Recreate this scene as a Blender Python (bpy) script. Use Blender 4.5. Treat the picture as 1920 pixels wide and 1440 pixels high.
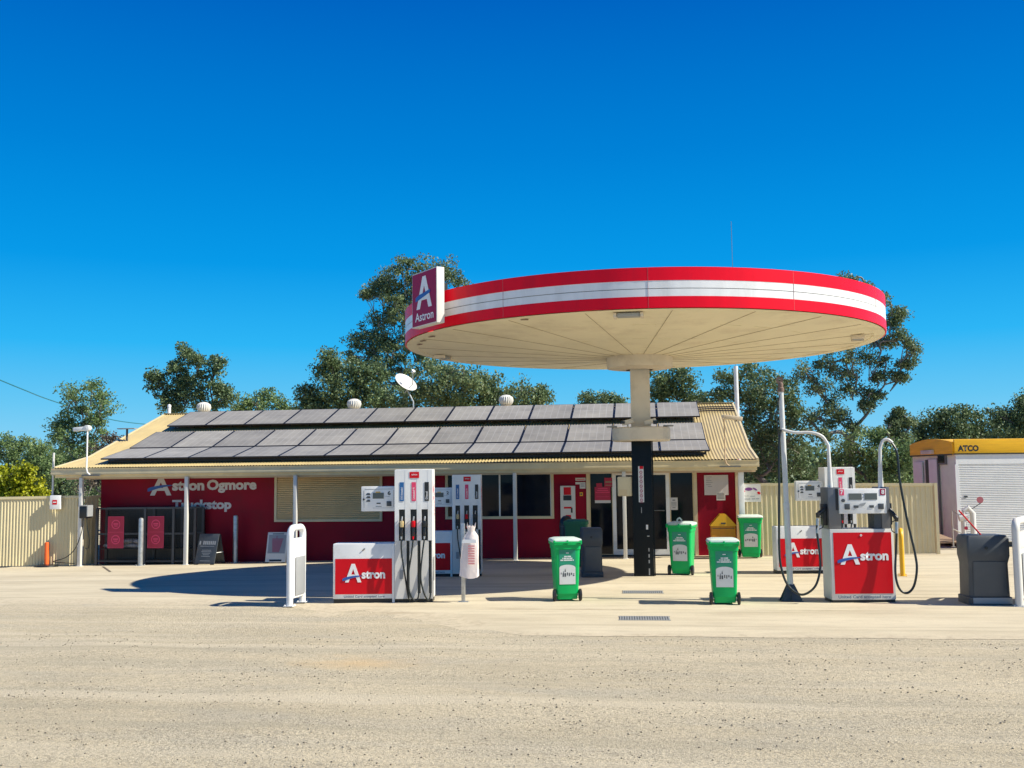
import bpy, bmesh, math, random
import numpy as np
from mathutils import Vector, Matrix
R=math.radians
S=bpy.context.scene
for o in list(bpy.data.objects): bpy.data.objects.remove(o)
COL=S.collection
# ---------------------------------------------------------------- camera
FPX=1920.; PITCH=R(5.06); YAW=R(7.2); ROLL=R(.65); EYE=2.15
_f=Vector((-math.sin(YAW)*math.cos(PITCH),math.cos(YAW)*math.cos(PITCH),math.sin(PITCH)))
_r0=Vector((math.cos(YAW),math.sin(YAW),0)); _u0=_r0.cross(_f)
_r=_r0*math.cos(ROLL)-_u0*math.sin(ROLL); _u=_u0*math.cos(ROLL)+_r0*math.sin(ROLL)
CAM=Vector((0,0,EYE))
cd=bpy.data.cameras.new('camera'); cam=bpy.data.objects.new('camera',cd); COL.objects.link(cam)
cd.sensor_width=36; cd.lens=36*FPX/1920; cd.clip_end=2000; cd.clip_start=.1
m=Matrix((( _r.x,_u.x,-_f.x,0),(_r.y,_u.y,-_f.y,0),(_r.z,_u.z,-_f.z,EYE),(0,0,0,1)))
cam.matrix_world=m; S.camera=cam
# ---------------------------------------------------------------- world, sun, exposure
SUN=Vector((1.1,-.125,1.0)).normalized()
elev=math.asin(SUN.z); 
w=bpy.data.worlds.new('World'); S.world=w; w.use_nodes=True
nt=w.node_tree; bg=nt.nodes['Background']
sky=nt.nodes.new('ShaderNodeTexSky'); sky.sky_type='NISHITA'; sky.sun_disc=False
sky.sun_elevation=elev; sky.sun_rotation=math.atan2(SUN.x,SUN.y)
sky.air_density=1.0; sky.dust_density=.25; sky.ozone_density=3.5; sky.altitude=50
hs=nt.nodes.new('ShaderNodeHueSaturation'); hs.inputs['Hue'].default_value=.492; hs.inputs['Saturation'].default_value=1.5; hs.inputs['Value'].default_value=1.15
nt.links.new(sky.outputs[0],hs.inputs['Color'])
EXPO=.62; bg.inputs[1].default_value=.1
tcs=nt.nodes.new('ShaderNodeTexCoord'); sep=nt.nodes.new('ShaderNodeSeparateXYZ'); nt.links.new(tcs.outputs['Generated'],sep.inputs[0])
rs=nt.nodes.new('ShaderNodeValToRGB'); nt.links.new(sep.outputs['Z'],rs.inputs[0]); e_=rs.color_ramp.elements; e_[0].position=0; e_[1].position=.9
e_[0].color=(.30,.68,.92,1); e_[1].color=(.0,.06,.27,1)
for p_,c_ in ((.068,(.122,.56,.905)),(.125,(.020,.458,.915)),(.20,(.0,.318,.81)),(.30,(.0,.220,.68)),(.43,(.0,.126,.54)),(.6,(.0,.08,.38))): x_=e_.new(p_); x_.color=(*c_,1)
vm=nt.nodes.new('ShaderNodeVectorMath'); vm.operation='SCALE'; vm.inputs['Scale'].default_value=10/2**EXPO; nt.links.new(rs.outputs[0],vm.inputs[0])
mxs=nt.nodes.new('ShaderNodeMix'); mxs.data_type='RGBA'; mxs.inputs[0].default_value=.97; nt.links.new(hs.outputs[0],mxs.inputs[6]); nt.links.new(vm.outputs[0],mxs.inputs[7]); nt.links.new(mxs.outputs[2],bg.inputs[0])
sd=bpy.data.lights.new('sun','SUN'); sun=bpy.data.objects.new('sun',sd); COL.objects.link(sun)
sd.energy=4.9; sd.angle=R(.5); sd.color=(1,.945,.80)
sun.rotation_euler=(-SUN).to_track_quat('-Z','Y').to_euler()
S.view_settings.view_transform='Standard'; S.view_settings.look='None'; S.view_settings.exposure=EXPO; S.view_settings.gamma=1
S.cycles.max_bounces=8; S.cycles.transparent_max_bounces=8
# ---------------------------------------------------------------- surveying helpers
def ray(x,y): return _f+_r*((x-960)/FPX)-_u*((y-720)/FPX)
def atY(x,y,Y): d=ray(x,y); return CAM+d*(Y/d.y)
def sm(t): return min(max(t,0),1)
def gz(x,y):
    y=min(max(y,-30),32); x=min(max(x,-16),12)
    return -.018*(y-17)+.0125*(x+4)*sm((y-17)/8)
def G(x,y):
    z=0
    for i in range(25):
        d=ray(x,y); p=CAM+d*((z-EYE)/d.z); z=gz(p.x,p.y)
    return Vector((p.x,p.y,z))
# ---------------------------------------------------------------- materials
def mat(name,col,rough=.6,metal=0,var=.06,vs=3,bump=0,bs=60,spec=.5,coat=0,dirt=None,ds=1.2,stretch=None):
    m=bpy.data.materials.new(name); m.use_nodes=True; t=m.node_tree; b=t.nodes['Principled BSDF']
    b.inputs['Roughness'].default_value=rough; b.inputs['Metallic'].default_value=metal
    b.inputs['Specular IOR Level'].default_value=spec; b.inputs['Coat Weight'].default_value=coat
    tc=t.nodes.new('ShaderNodeTexCoord'); src=tc.outputs['Object']
    if stretch:
        mp=t.nodes.new('ShaderNodeMapping'); mp.inputs['Scale'].default_value=stretch; t.links.new(src,mp.inputs[0]); src=mp.outputs[0]
    n=t.nodes.new('ShaderNodeTexNoise'); n.inputs['Scale'].default_value=vs; n.inputs['Detail'].default_value=6; t.links.new(src,n.inputs['Vector'])
    r=t.nodes.new('ShaderNodeValToRGB'); c=col
    r.color_ramp.elements[0].position=.3; r.color_ramp.elements[1].position=.7
    r.color_ramp.elements[0].color=(c[0]*(1-var),c[1]*(1-var),c[2]*(1-var),1)
    r.color_ramp.elements[1].color=(min(1,c[0]*(1+var)),min(1,c[1]*(1+var)),min(1,c[2]*(1+var)),1)
    t.links.new(n.outputs['Fac'],r.inputs[0]); out=r.outputs[0]
    if dirt:
        n2=t.nodes.new('ShaderNodeTexNoise'); n2.inputs['Scale'].default_value=ds; n2.inputs['Detail'].default_value=8; n2.inputs['Roughness'].default_value=.7; t.links.new(src,n2.inputs['Vector'])
        r2=t.nodes.new('ShaderNodeValToRGB'); r2.color_ramp.elements[0].position=.5; r2.color_ramp.elements[1].position=.78
        r2.color_ramp.elements[0].color=(0,0,0,1); r2.color_ramp.elements[1].color=(dirt[3],)*3+(1,)
        t.links.new(n2.outputs['Fac'],r2.inputs[0])
        mx=t.nodes.new('ShaderNodeMix'); mx.data_type='RGBA'; mx.inputs[7].default_value=(*dirt[:3],1)
        t.links.new(r2.outputs[0],mx.inputs[0]); t.links.new(out,mx.inputs[6]); out=mx.outputs[2]
    t.links.new(out,b.inputs['Base Color'])
    if bump:
        n3=t.nodes.new('ShaderNodeTexNoise'); n3.inputs['Scale'].default_value=bs; n3.inputs['Detail'].default_value=5; t.links.new(src,n3.inputs['Vector'])
        bp=t.nodes.new('ShaderNodeBump'); bp.inputs['Strength'].default_value=bump; bp.inputs['Distance'].default_value=.02
        t.links.new(n3.outputs['Fac'],bp.inputs['Height']); t.links.new(bp.outputs[0],b.inputs['Normal'])
    return m
DUST=(.38,.31,.22)
M=dict(
 white=mat('white_paint',(.78,.78,.77),.4,dirt=(.48,.44,.37,.5),ds=3.5),
 offwhite=mat('chalky_white',(.66,.64,.6),.5,dirt=(.4,.36,.3,.4),ds=3),
 cream=mat('cream_paint',(.66,.55,.34),.5,dirt=(.36,.29,.2,.35),ds=2),
 creamroof=mat('cream_roof_sheet',(.50,.39,.185),.42,dirt=(.34,.27,.17,.55),ds=.9,stretch=(1,.25,1),var=.1),
 creamfence=mat('cream_fence_sheet',(.68,.58,.35),.45,dirt=(.38,.31,.2,.4),ds=1.5),
 shutter=mat('cream_shutter',(.66,.50,.28),.5),
 beam=mat('taupe_beam',(.56,.40,.25),.6),
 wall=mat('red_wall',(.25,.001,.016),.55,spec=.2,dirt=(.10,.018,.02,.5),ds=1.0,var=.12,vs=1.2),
 red=mat('sign_red',(.60,.001,.009),.4,var=.04,spec=.25),
 fred=mat('fascia_red',(.80,.001,.018),.4,var=.05,spec=.2,dirt=(.45,.01,.03,.45),ds=2,stretch=(1.5,1.5,.35)),
 fwhite=mat('fascia_white',(.78,.78,.78),.4,dirt=(.48,.46,.43,.4),ds=2.2,stretch=(1.5,1.5,.35)),
 maroon=mat('sign_maroon',(.32,.003,.055),.45,var=.05,spec=.2),
 pink=mat('pink_print',(.75,.05,.14),.5), palered=mat('faded_red_poster',(.42,.012,.05),.5),
 blue=mat('logo_blue',(.02,.09,.36),.4), lblue=mat('label_blue',(.02,.12,.33),.4), navytext=mat('slate_text',(.09,.14,.22),.5),
 text=mat('white_lettering',(.8,.8,.8),.5), dtext=mat('dull_lettering',(.62,.58,.56),.6),
 black=mat('black_plastic',(.012,.013,.015),.4), rubber=mat('hose_rubber',(.012,.016,.015),.38,bump=.1),
 colblack=mat('black_column_paint',(.006,.010,.014),.4,spec=.15,dirt=(.03,.03,.028,.25),ds=2),
 grey=mat('grey_metal',(.16,.16,.165),.4,metal=.3), galv=mat('galvanised',(.46,.47,.47),.42,metal=.7,var=.2,vs=12),
 pole=mat('painted_pole',(.62,.62,.6),.35,dirt=(.3,.17,.1,.5),ds=4), rust=mat('rusty_fitting',(.16,.10,.075),.7,var=.3,vs=20),
 lcd=mat('lcd',(.10,.115,.11),.25), glass=mat('dark_glass',(.006,.008,.014),.06,var=.3), 
 soffit=mat('soffit_sheet',(.78,.70,.50),.5,dirt=(.36,.26,.16,.5),ds=1.0,var=.06,vs=.8),
 capcream=mat('column_cream',(.66,.57,.45),.55,dirt=(.25,.2,.16,.5),ds=2),
 solarf=mat('panel_frame',(.03,.03,.035),.4,metal=.5), 
 bin=mat('bin_green',(.0,.40,.10),.42,spec=.25,var=.10,dirt=(.03,.30,.10,.45),ds=5), dbin=mat('dull_bin_green',(.01,.13,.06),.5), teal=mat('sticker_teal',(.006,.25,.15),.4),
 lid=mat('bin_lid_pale',(.60,.70,.62),.35,dirt=(.35,.34,.28,.5),ds=6), sticker=mat('sticker_white',(.62,.64,.63),.5,dirt=(.45,.45,.42,.5),ds=8),
 dgrey=mat('dark_grey_plastic',(.05,.058,.068),.5,bump=.15,bs=200,dirt=(.14,.14,.13,.45),ds=3), lgrey=mat('mid_grey_plastic',(.30,.31,.32),.5),
 yellow=mat('yellow_paint',(.80,.43,.01),.4,dirt=(.4,.25,.05,.3),ds=4), amber=mat('amber_paint',(.62,.26,.005),.45),
 orange=mat('orange_plastic',(.85,.13,.02),.5), atcoy=mat('amber_band',(.92,.48,.006),.45,stretch=(.4,.4,6),var=.12), 
 hutw=mat('hut_white',(.74,.74,.73),.5,dirt=(.4,.38,.34,.35),ds=1.5), hutc=mat('hut_cream',(.68,.76,.66),.5,dirt=(.4,.37,.3,.3)),
 stone=mat('grey_stone',(.25,.23,.21),.8,bump=.5), sack=mat('grey_bags',(.42,.40,.40),.6,bump=.4,bs=15,var=.3,vs=8), tan=mat('tan_lump',(.3,.2,.13),.8,bump=.4,bs=40),
 bag=mat('bag_paper',(.80,.70,.66),.5,bump=.4,bs=14), wire=mat('blue_wire',(.02,.16,.20),.5), steel=mat('rail_steel',(.45,.42,.38),.4,metal=.4),
 bark=mat('bark',(.11,.10,.09),.8,var=.4,vs=2.5,bump=.4), pbark=mat('pale_bark',(.24,.22,.19),.75,var=.3,vs=2), 
)
def solar_mat():
    m=bpy.data.materials.new('solar_glass'); m.use_nodes=True; t=m.node_tree; b=t.nodes['Principled BSDF']
    tc=t.nodes.new('ShaderNodeTexCoord'); n=t.nodes.new('ShaderNodeTexNoise'); n.inputs['Scale'].default_value=1.3; n.inputs['Detail'].default_value=8; n.inputs['Roughness'].default_value=.7
    t.links.new(tc.outputs['Object'],n.inputs['Vector'])
    r=t.nodes.new('ShaderNodeValToRGB'); r.color_ramp.elements[0].color=(.235,.215,.18,1); r.color_ramp.elements[1].color=(.38,.35,.295,1); r.color_ramp.elements[0].position=.3; r.color_ramp.elements[1].position=.75
    t.links.new(n.outputs['Fac'],r.inputs[0])
    # cell lines
    uv=t.nodes.new('ShaderNodeUVMap'); br=t.nodes.new('ShaderNodeTexBrick'); br.offset=0; br.inputs['Scale'].default_value=1
    br.inputs['Brick Width'].default_value=1/6; br.inputs['Row Height'].default_value=.5; br.inputs['Mortar Size'].default_value=.006
    br.inputs['Color1'].default_value=(0,0,0,1); br.inputs['Color2'].default_value=(0,0,0,1); br.inputs['Mortar'].default_value=(1,1,1,1)
    t.links.new(uv.outputs[0],br.inputs['Vector'])
    mx=t.nodes.new('ShaderNodeMix'); mx.data_type='RGBA'; mx.inputs[7].default_value=(.45,.43,.40,1)
    mu=t.nodes.new('ShaderNodeMath'); mu.operation='MULTIPLY'; mu.inputs[1].default_value=.7
    t.links.new(br.outputs['Color'],mu.inputs[0]); t.links.new(mu.outputs[0],mx.inputs[0]); t.links.new(r.outputs[0],mx.inputs[6]); t.links.new(mx.outputs[2],b.inputs['Base Color'])
    oi=t.nodes.new('ShaderNodeObjectInfo'); mr=t.nodes.new('ShaderNodeMapRange'); mr.inputs[3].default_value=.86; mr.inputs[4].default_value=1.14; t.links.new(oi.outputs['Random'],mr.inputs[0])
    hv=t.nodes.new('ShaderNodeHueSaturation'); t.links.new(mr.outputs[0],hv.inputs['Value']); t.links.new(mx.outputs[2],hv.inputs['Color']); t.links.new(hv.outputs[0],b.inputs['Base Color'])
    b.inputs['Roughness'].default_value=.42; b.inputs['Specular IOR Level'].default_value=.5
    return m
M['solar']=solar_mat()
M['glass'].node_tree.nodes['Principled BSDF'].inputs['Specular IOR Level'].default_value=.18
def leaf_mat(name,c1,c2,c3):
    m=bpy.data.materials.new(name); m.use_nodes=True; t=m.node_tree; b=t.nodes['Principled BSDF']; out=t.nodes['Material Output']
    g=t.nodes.new('ShaderNodeNewGeometry'); tc=t.nodes.new('ShaderNodeTexCoord')
    n=t.nodes.new('ShaderNodeTexNoise'); n.inputs['Scale'].default_value=.55; n.inputs['Detail'].default_value=3; t.links.new(tc.outputs['Object'],n.inputs['Vector'])
    a=t.nodes.new('ShaderNodeMath'); a.operation='MULTIPLY_ADD'; a.inputs[1].default_value=.45; t.links.new(g.outputs['Random Per Island'],a.inputs[0])
    s=t.nodes.new('ShaderNodeMath'); s.operation='MULTIPLY'; s.inputs[1].default_value=.62; t.links.new(n.outputs['Fac'],s.inputs[0]); t.links.new(s.outputs[0],a.inputs[2])
    r=t.nodes.new('ShaderNodeValToRGB'); e=r.color_ramp.elements; e[0].color=(*c1,1); e[0].position=.2; e[1].color=(*c3,1); e[1].position=.85; x=e.new(.5); x.color=(*c2,1)
    t.links.new(a.outputs[0],r.inputs[0]); t.links.new(r.outputs[0],b.inputs['Base Color']); b.inputs['Roughness'].default_value=.5; b.inputs['Specular IOR Level'].default_value=.35
    tr=t.nodes.new('ShaderNodeBsdfTranslucent'); t.links.new(r.outputs[0],tr.inputs[0]); mx=t.nodes.new('ShaderNodeMixShader'); mx.inputs[0].default_value=.25
    t.links.new(b.outputs[0],mx.inputs[1]); t.links.new(tr.outputs[0],mx.inputs[2]); t.links.new(mx.outputs[0],out.inputs[0])
    return m
L=dict(gum=leaf_mat('gum_leaves',(.05,.10,.048),(.135,.195,.085),(.26,.305,.15)),
 dark=leaf_mat('dark_leaves',(.045,.09,.045),(.11,.17,.075),(.22,.275,.12)),
 green=leaf_mat('green_leaves',(.06,.12,.05),(.14,.22,.08),(.25,.33,.12)),
 brown=leaf_mat('brown_leaves',(.08,.07,.05),(.14,.11,.08),(.2,.15,.1)),
 lime=leaf_mat('lime_leaves',(.12,.16,.01),(.36,.39,.015),(.56,.54,.03)))
# ---------------------------------------------------------------- mesh builder
class MB:
    def __init__(s): s.v=[]; s.f=[]; s.uv=None
    def add(s,vs,fs):
        o=len(s.v); s.v+= [tuple(p) for p in vs]; s.f+=[tuple(i+o for i in f) for f in fs]; return s
    def box(s,x0,x1,y0,y1,z0,z1,bev=0,Mx=None):
        x0,x1=min(x0,x1),max(x0,x1); y0,y1=min(y0,y1),max(y0,y1); z0,z1=min(z0,z1),max(z0,z1)
        bm=bmesh.new(); bmesh.ops.create_cube(bm,size=1)
        for q in bm.verts: q.co=Vector(((q.co.x+.5)*(x1-x0)+x0,(q.co.y+.5)*(y1-y0)+y0,(q.co.z+.5)*(z1-z0)+z0))
        if bev: bmesh.ops.bevel(bm,geom=list(bm.edges),offset=min(bev,.45*min(x1-x0,y1-y0,z1-z0)),segments=2,profile=.6,affect='EDGES')
        bm.verts.index_update(); vs=[(Mx@q.co if Mx else q.co.copy()) for q in bm.verts]; fs=[[q.index for q in f.verts] for f in bm.faces]; bm.free()
        return s.add(vs,fs)
    def tube(s,pts,r,n=10,caps=True):
        pts=[Vector(p) for p in pts]; rs=r if isinstance(r,(list,tuple)) else [r]*len(pts); vs=[];fs=[]
        up=None
        for i,p in enumerate(pts):
            d=(pts[min(i+1,len(pts)-1)]-pts[max(i-1,0)]); d=d.normalized() if d.length>1e-9 else Vector((0,0,1))
            if up is None: up=Vector((1,0,0)) if abs(d.x)<.9 else Vector((0,1,0))
            a=(up-d*up.dot(d)); a=a.normalized() if a.length>1e-6 else d.orthogonal().normalized(); up=a; b=d.cross(a)
            for k in range(n): t=2*math.pi*(k+.5)/n; vs.append(p+(a*math.cos(t)+b*math.sin(t))*rs[i])
        for i in range(len(pts)-1):
            for k in range(n): k2=(k+1)%n; fs.append((i*n+k,i*n+k2,(i+1)*n+k2,(i+1)*n+k))
        if caps: fs.append(tuple(range(n))[::-1]); fs.append(tuple((len(pts)-1)*n+k for k in range(n)))
        return s.add(vs,fs)
    def lathe(s,prof,n=32,c=(0,0,0),a0=0,a1=2*math.pi,Mx=None):
        vs=[];fs=[];full=abs(a1-a0-2*math.pi)<1e-6; m=n if full else n+1
        for (r,z) in prof:
            for k in range(m): t=a0+(a1-a0)*k/n; q=Vector((c[0]+r*math.cos(t),c[1]+r*math.sin(t),c[2]+z)); vs.append(Mx@q if Mx else q)
        for i in range(len(prof)-1):
            for k in range(n): k2=(k+1)%m; fs.append((i*m+k,i*m+k2,(i+1)*m+k2,(i+1)*m+k))
        return s.add(vs,fs)
    def poly(s,pts,y0,y1):          # outline in XZ, extruded in Y
        n=len(pts); vs=[(x,y0,z) for x,z in pts]+[(x,y1,z) for x,z in pts]
        fs=[tuple(range(n)),tuple(range(2*n-1,n-1,-1))]+[(i,n+i,n+(i+1)%n,(i+1)%n) for i in range(n)]
        return s.add(vs,fs)
    def loft(s,secs,cap=True):      # secs: list of equal length point loops
        n=len(secs[0]); vs=[p for q in secs for p in q]; fs=[]
        for i in range(len(secs)-1):
            for k in range(n): k2=(k+1)%n; fs.append((i*n+k,i*n+k2,(i+1)*n+k2,(i+1)*n+k))
        if cap: fs.append(tuple(range(n))[::-1]); fs.append(tuple((len(secs)-1)*n+k for k in range(n)))
        return s.add(vs,fs)
    def build(s,name,mt,parent=None,smooth=True,fix=True):
        me=bpy.data.meshes.new(name); me.from_pydata([tuple(v) for v in s.v],[],s.f)
        if fix:
            bm=bmesh.new(); bm.from_mesh(me); bmesh.ops.recalc_face_normals(bm,faces=bm.faces); bm.to_mesh(me); bm.free()
        for q in (mt if isinstance(mt,(list,tuple)) else [mt]): me.materials.append(q)
        if smooth:
            me.shade_smooth(); me.set_sharp_from_angle(angle=R(35))
        o=bpy.data.objects.new(name,me); COL.objects.link(o)
        if parent: o.parent=parent
        return o
def rrect(x0,x1,y0,y1,z,r,n=4):
    out=[]
    for cx,cy,a in ((x1-r,y1-r,0),(x0+r,y1-r,90),(x0+r,y0+r,180),(x1-r,y0+r,270)):
        for k in range(n+1): t=R(a+90*k/n); out.append(Vector((cx+r*math.cos(t),cy+r*math.sin(t),z)))
    return out
def thing(name,label,cat,loc=(0,0,0),rz=0,group=None):
    o=bpy.data.objects.new(name,None); COL.objects.link(o); o.location=loc; o.rotation_euler=(0,0,rz); o.empty_display_size=.2
    o['label']=label; o['category']=cat
    if group: o['group']=group
    return o
def tag(o,label,cat,group=None):
    o['label']=label; o['category']=cat
    if group: o['group']=group
    return o
def struct(o,kind='structure'): o['kind']=kind; return o
def bez(p,n=12):
    p=[Vector(q) for q in p]
    out=[]
    for i in range(len(p)-1):
        a=p[max(i-1,0)];b=p[i];c=p[i+1];d=p[min(i+2,len(p)-1)]
        for k in range(n):
            t=k/n; out.append(.5*((2*b)+(c-a)*t+(2*a-5*b+4*c-d)*t*t+(3*b-a-3*c+d)*t**3))
    return out+[p[-1]]
def text(name,body,x0,x1,z0,z1,y,mt,parent,bold=.02,Mx=None,align=None,ext=.002):
    cu=bpy.data.curves.new(name,'FONT'); cu.body=body; cu.size=1; cu.offset=bold; cu.extrude=0; cu.resolution_u=3; cu.align_x='CENTER'; cu.space_line=1.05
    tmp=bpy.data.objects.new(name,cu); COL.objects.link(tmp); bpy.context.view_layer.update()
    me=bpy.data.meshes.new_from_object(tmp.evaluated_get(bpy.context.evaluated_depsgraph_get()))
    bpy.data.objects.remove(tmp); bpy.data.curves.remove(cu)
    co=np.array([v.co for v in me.vertices]); mn=co.min(0); mx=co.max(0)
    for v in me.vertices:
        p=Vector((x0+(v.co.x-mn[0])/(mx[0]-mn[0])*(x1-x0),y-ext,z0+(v.co.y-mn[1])/(mx[1]-mn[1])*(z1-z0)))
        v.co=Mx@p if Mx else p
    me.materials.clear(); me.materials.append(mt)
    me.name=name; o=bpy.data.objects.new(name,me); COL.objects.link(o)
    if parent: o.parent=parent
    return o
def flat(name,x0,x1,z0,z1,y,mt,parent,t=.004,bev=0,Mx=None): return MB().box(x0,x1,y-t,y,z0,z1,bev,Mx).build(name,mt,parent)
def letterA(x0,x1,z0,z1,y,mt,parent,name='letter_mark'):
    W=x1-x0;H=z1-z0; P=lambda a,b:(x0+a*W,z0+b*H)
    q=MB()
    q.poly([P(0,0),P(.22,0),P(.5,.72),P(.5,1),P(.40,1)],y-.004,y).poly([P(.5,.72),P(.78,0),P(1,0),P(.60,1),P(.5,1)],y-.0042,y)
    q.poly([P(.25,.26),P(.75,.26),P(.68,.42),P(.32,.42)],y-.0044,y)
    return q.build(name,mt,parent,False)
def swoosh(x0,x1,z0,z1,y,parent):
    W=x1-x0;H=z1-z0; top=[];bot=[]
    for k in range(13):
        t=k/12; c=z0+H*(.25+.55*t+.12*math.sin(t*math.pi)); th=H*.24*(1-t)**.6*(1 if t>.0 else .75)
        top.append((x0+W*t,c+th)); bot.append((x0+W*t,c-th*.9))
    return MB().poly(top+bot[::-1],y-.0035,y).build('logo_stripe',M['blue'],parent,False)
def logo(x0,x1,z0,z1,y,parent,mt=None,word='stron'):
    mt=mt or M['text']; W=x1-x0;H=z1-z0
    letterA(x0+.04*W,x0+.43*W,z0,z1,y,mt,parent)
    swoosh(x0-.02*W,x0+.46*W,z0+.04*H,z0+.42*H,y-.005,parent)
    text('lettering',word,x0+.44*W,x1,z0+.19*H,z0+.62*H,y-.003,mt,parent,.04)
random.seed(7); rng=np.random.default_rng(11)
# ================================================================ GROUND
def ground_mat(concrete):
    m=bpy.data.materials.new('forecourt_concrete' if concrete else 'crushed_gravel'); m.use_nodes=True; t=m.node_tree; N=t.nodes; Lk=t.links; b=N['Principled BSDF']
    b.inputs['Roughness'].default_value=.92; b.inputs['Specular IOR Level'].default_value=.2
    tc=N.new('ShaderNodeTexCoord')
    def noise(sc,det=6,ro=.55,st=(1,1,1)):
        mp=N.new('ShaderNodeMapping'); mp.inputs['Scale'].default_value=st; Lk.new(tc.outputs['Object'],mp.inputs[0])
        n=N.new('ShaderNodeTexNoise'); n.inputs['Scale'].default_value=sc; n.inputs['Detail'].default_value=det; n.inputs['Roughness'].default_value=ro; Lk.new(mp.outputs[0],n.inputs['Vector']); return n.outputs['Fac']
    def ramp(f,stops):
        r=N.new('ShaderNodeValToRGB'); e=r.color_ramp.elements
        e[0].position,e[0].color=stops[0][0],(*stops[0][1],1); e[1].position,e[1].color=stops[-1][0],(*stops[-1][1],1)
        for p,c in stops[1:-1]: x=e.new(p); x.color=(*c,1)
        Lk.new(f,r.inputs[0]); return r.outputs[0]
    def mix(f,a,c,mode='MIX'):
        x=N.new('ShaderNodeMix'); x.data_type='RGBA'; x.blend_type=mode
        if isinstance(f,float): x.inputs[0].default_value=f
        else: Lk.new(f,x.inputs[0])
        for k,q in ((6,a),(7,c)):
            if isinstance(q,tuple): x.inputs[k].default_value=(*q,1)
            else: Lk.new(q,x.inputs[k])
        return x.outputs[2]
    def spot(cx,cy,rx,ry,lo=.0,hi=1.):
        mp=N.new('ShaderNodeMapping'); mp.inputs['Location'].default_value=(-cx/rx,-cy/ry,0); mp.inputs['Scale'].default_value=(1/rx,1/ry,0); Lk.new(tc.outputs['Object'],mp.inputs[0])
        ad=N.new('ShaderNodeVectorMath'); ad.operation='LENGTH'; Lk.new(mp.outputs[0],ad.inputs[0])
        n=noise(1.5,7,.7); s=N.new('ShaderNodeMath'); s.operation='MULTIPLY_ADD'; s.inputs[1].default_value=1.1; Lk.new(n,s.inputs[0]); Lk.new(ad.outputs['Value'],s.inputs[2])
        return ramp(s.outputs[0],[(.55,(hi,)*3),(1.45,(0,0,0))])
    if concrete:
        c=ramp(noise(.35,7,.6,(1,2.2,1)),[(.3,(.48,.41,.29)),(.5,(.575,.50,.36)),(.72,(.64,.56,.41))])
        c=mix(ramp(noise(1.3,8,.7,(1,4,1)),[(.5,(0,0,0)),(.72,(.45,.45,.45))]),c,(.36,.31,.235))
        c=mix(ramp(noise(60,3,.6),[(.35,(.2,.2,.2)),(.6,(0,0,0))]),c,(.25,.22,.18))
        c=mix(ramp(noise(1.0,7,.65,(.14,2.4,1)),[(.53,(0,0,0)),(.68,(.6,.6,.6))]),c,(.33,.28,.20))
        c=mix(ramp(noise(3.2,9,.8),[(.60,(0,0,0)),(.72,(.4,.4,.4))]),c,(.26,.22,.165))
        at=N.new('ShaderNodeAttribute'); at.attribute_name='dust'; na=noise(1.1,8,.72,(.7,2.0,1))
        ma=N.new('ShaderNodeMath'); ma.operation='ADD'; Lk.new(at.outputs['Fac'],ma.inputs[0]); Lk.new(na,ma.inputs[1])
        c=mix(ramp(ma.outputs[0],[(.72,(0,0,0)),(1.12,(.95,.95,.95))]),c,ramp(noise(9,6,.75),[(.35,(.36,.30,.22)),(.5,(.50,.43,.31)),(.68,(.57,.485,.355))]))
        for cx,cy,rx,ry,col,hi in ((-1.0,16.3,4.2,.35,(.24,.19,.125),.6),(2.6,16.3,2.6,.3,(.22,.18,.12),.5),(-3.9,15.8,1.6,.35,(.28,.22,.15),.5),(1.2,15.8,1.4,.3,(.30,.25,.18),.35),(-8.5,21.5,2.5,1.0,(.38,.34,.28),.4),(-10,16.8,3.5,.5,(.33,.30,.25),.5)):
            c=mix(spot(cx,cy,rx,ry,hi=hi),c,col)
    else:
        c=ramp(noise(.28,7,.62,(1,1.9,1)),[(.3,(.48,.405,.275)),(.5,(.59,.50,.345)),(.72,(.65,.555,.39))])
        c=mix(ramp(noise(.9,6,.6,(.5,1.8,1)),[(.48,(0,0,0)),(.68,(.6,.6,.6))]),c,(.44,.40,.32))
        def vor(sc,rnd=1):
            v=N.new('ShaderNodeTexVoronoi'); v.inputs['Scale'].default_value=sc; v.inputs['Randomness'].default_value=rnd; Lk.new(tc.outputs['Object'],v.inputs['Vector']); return v
        def mul(a_,b_):
            x=N.new('ShaderNodeMath'); x.operation='MULTIPLY'; Lk.new(a_,x.inputs[0]); Lk.new(b_,x.inputs[1]); return x.outputs[0]
        mask=ramp(noise(.42,7,.68,(.55,2.1,1)),[(.42,(.15,.15,.15)),(.56,(1,1,1))])
        for sc_,dk,lt,am in ((110,(.20,.175,.135),(.74,.66,.49),.55),(55,(.15,.13,.10),(.72,.63,.46),.5)):
            v=vor(sc_); sp=N.new('ShaderNodeSeparateColor'); Lk.new(v.outputs['Color'],sp.inputs[0])
            c=mix(mul(mask,ramp(sp.outputs[0],[(.80 if sc_>60 else .86,(0,0,0)),(.84 if sc_>60 else .9,(am,)*3)])),c,dk)
            c=mix(mul(mask,ramp(sp.outputs[1],[(.80,(0,0,0)),(.9,(am,)*3)])),c,lt)
        c=mix(ramp(noise(14,4,.7),[(.38,(.35,.35,.35)),(.5,(0,0,0))]),c,(.27,.235,.18))
        c=mix(ramp(noise(42,3,.7),[(.36,(.6,.6,.6)),(.46,(0,0,0))]),c,(.25,.215,.165))
        c=mix(ramp(noise(75,2,.6),[(.60,(0,0,0)),(.72,(.7,.7,.7))]),c,(.70,.63,.52))
        c=mix(ramp(noise(1.0,6,.6,(.10,2.6,1)),[(.52,(0,0,0)),(.66,(.55,.55,.55))]),c,(.40,.35,.255))
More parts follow.
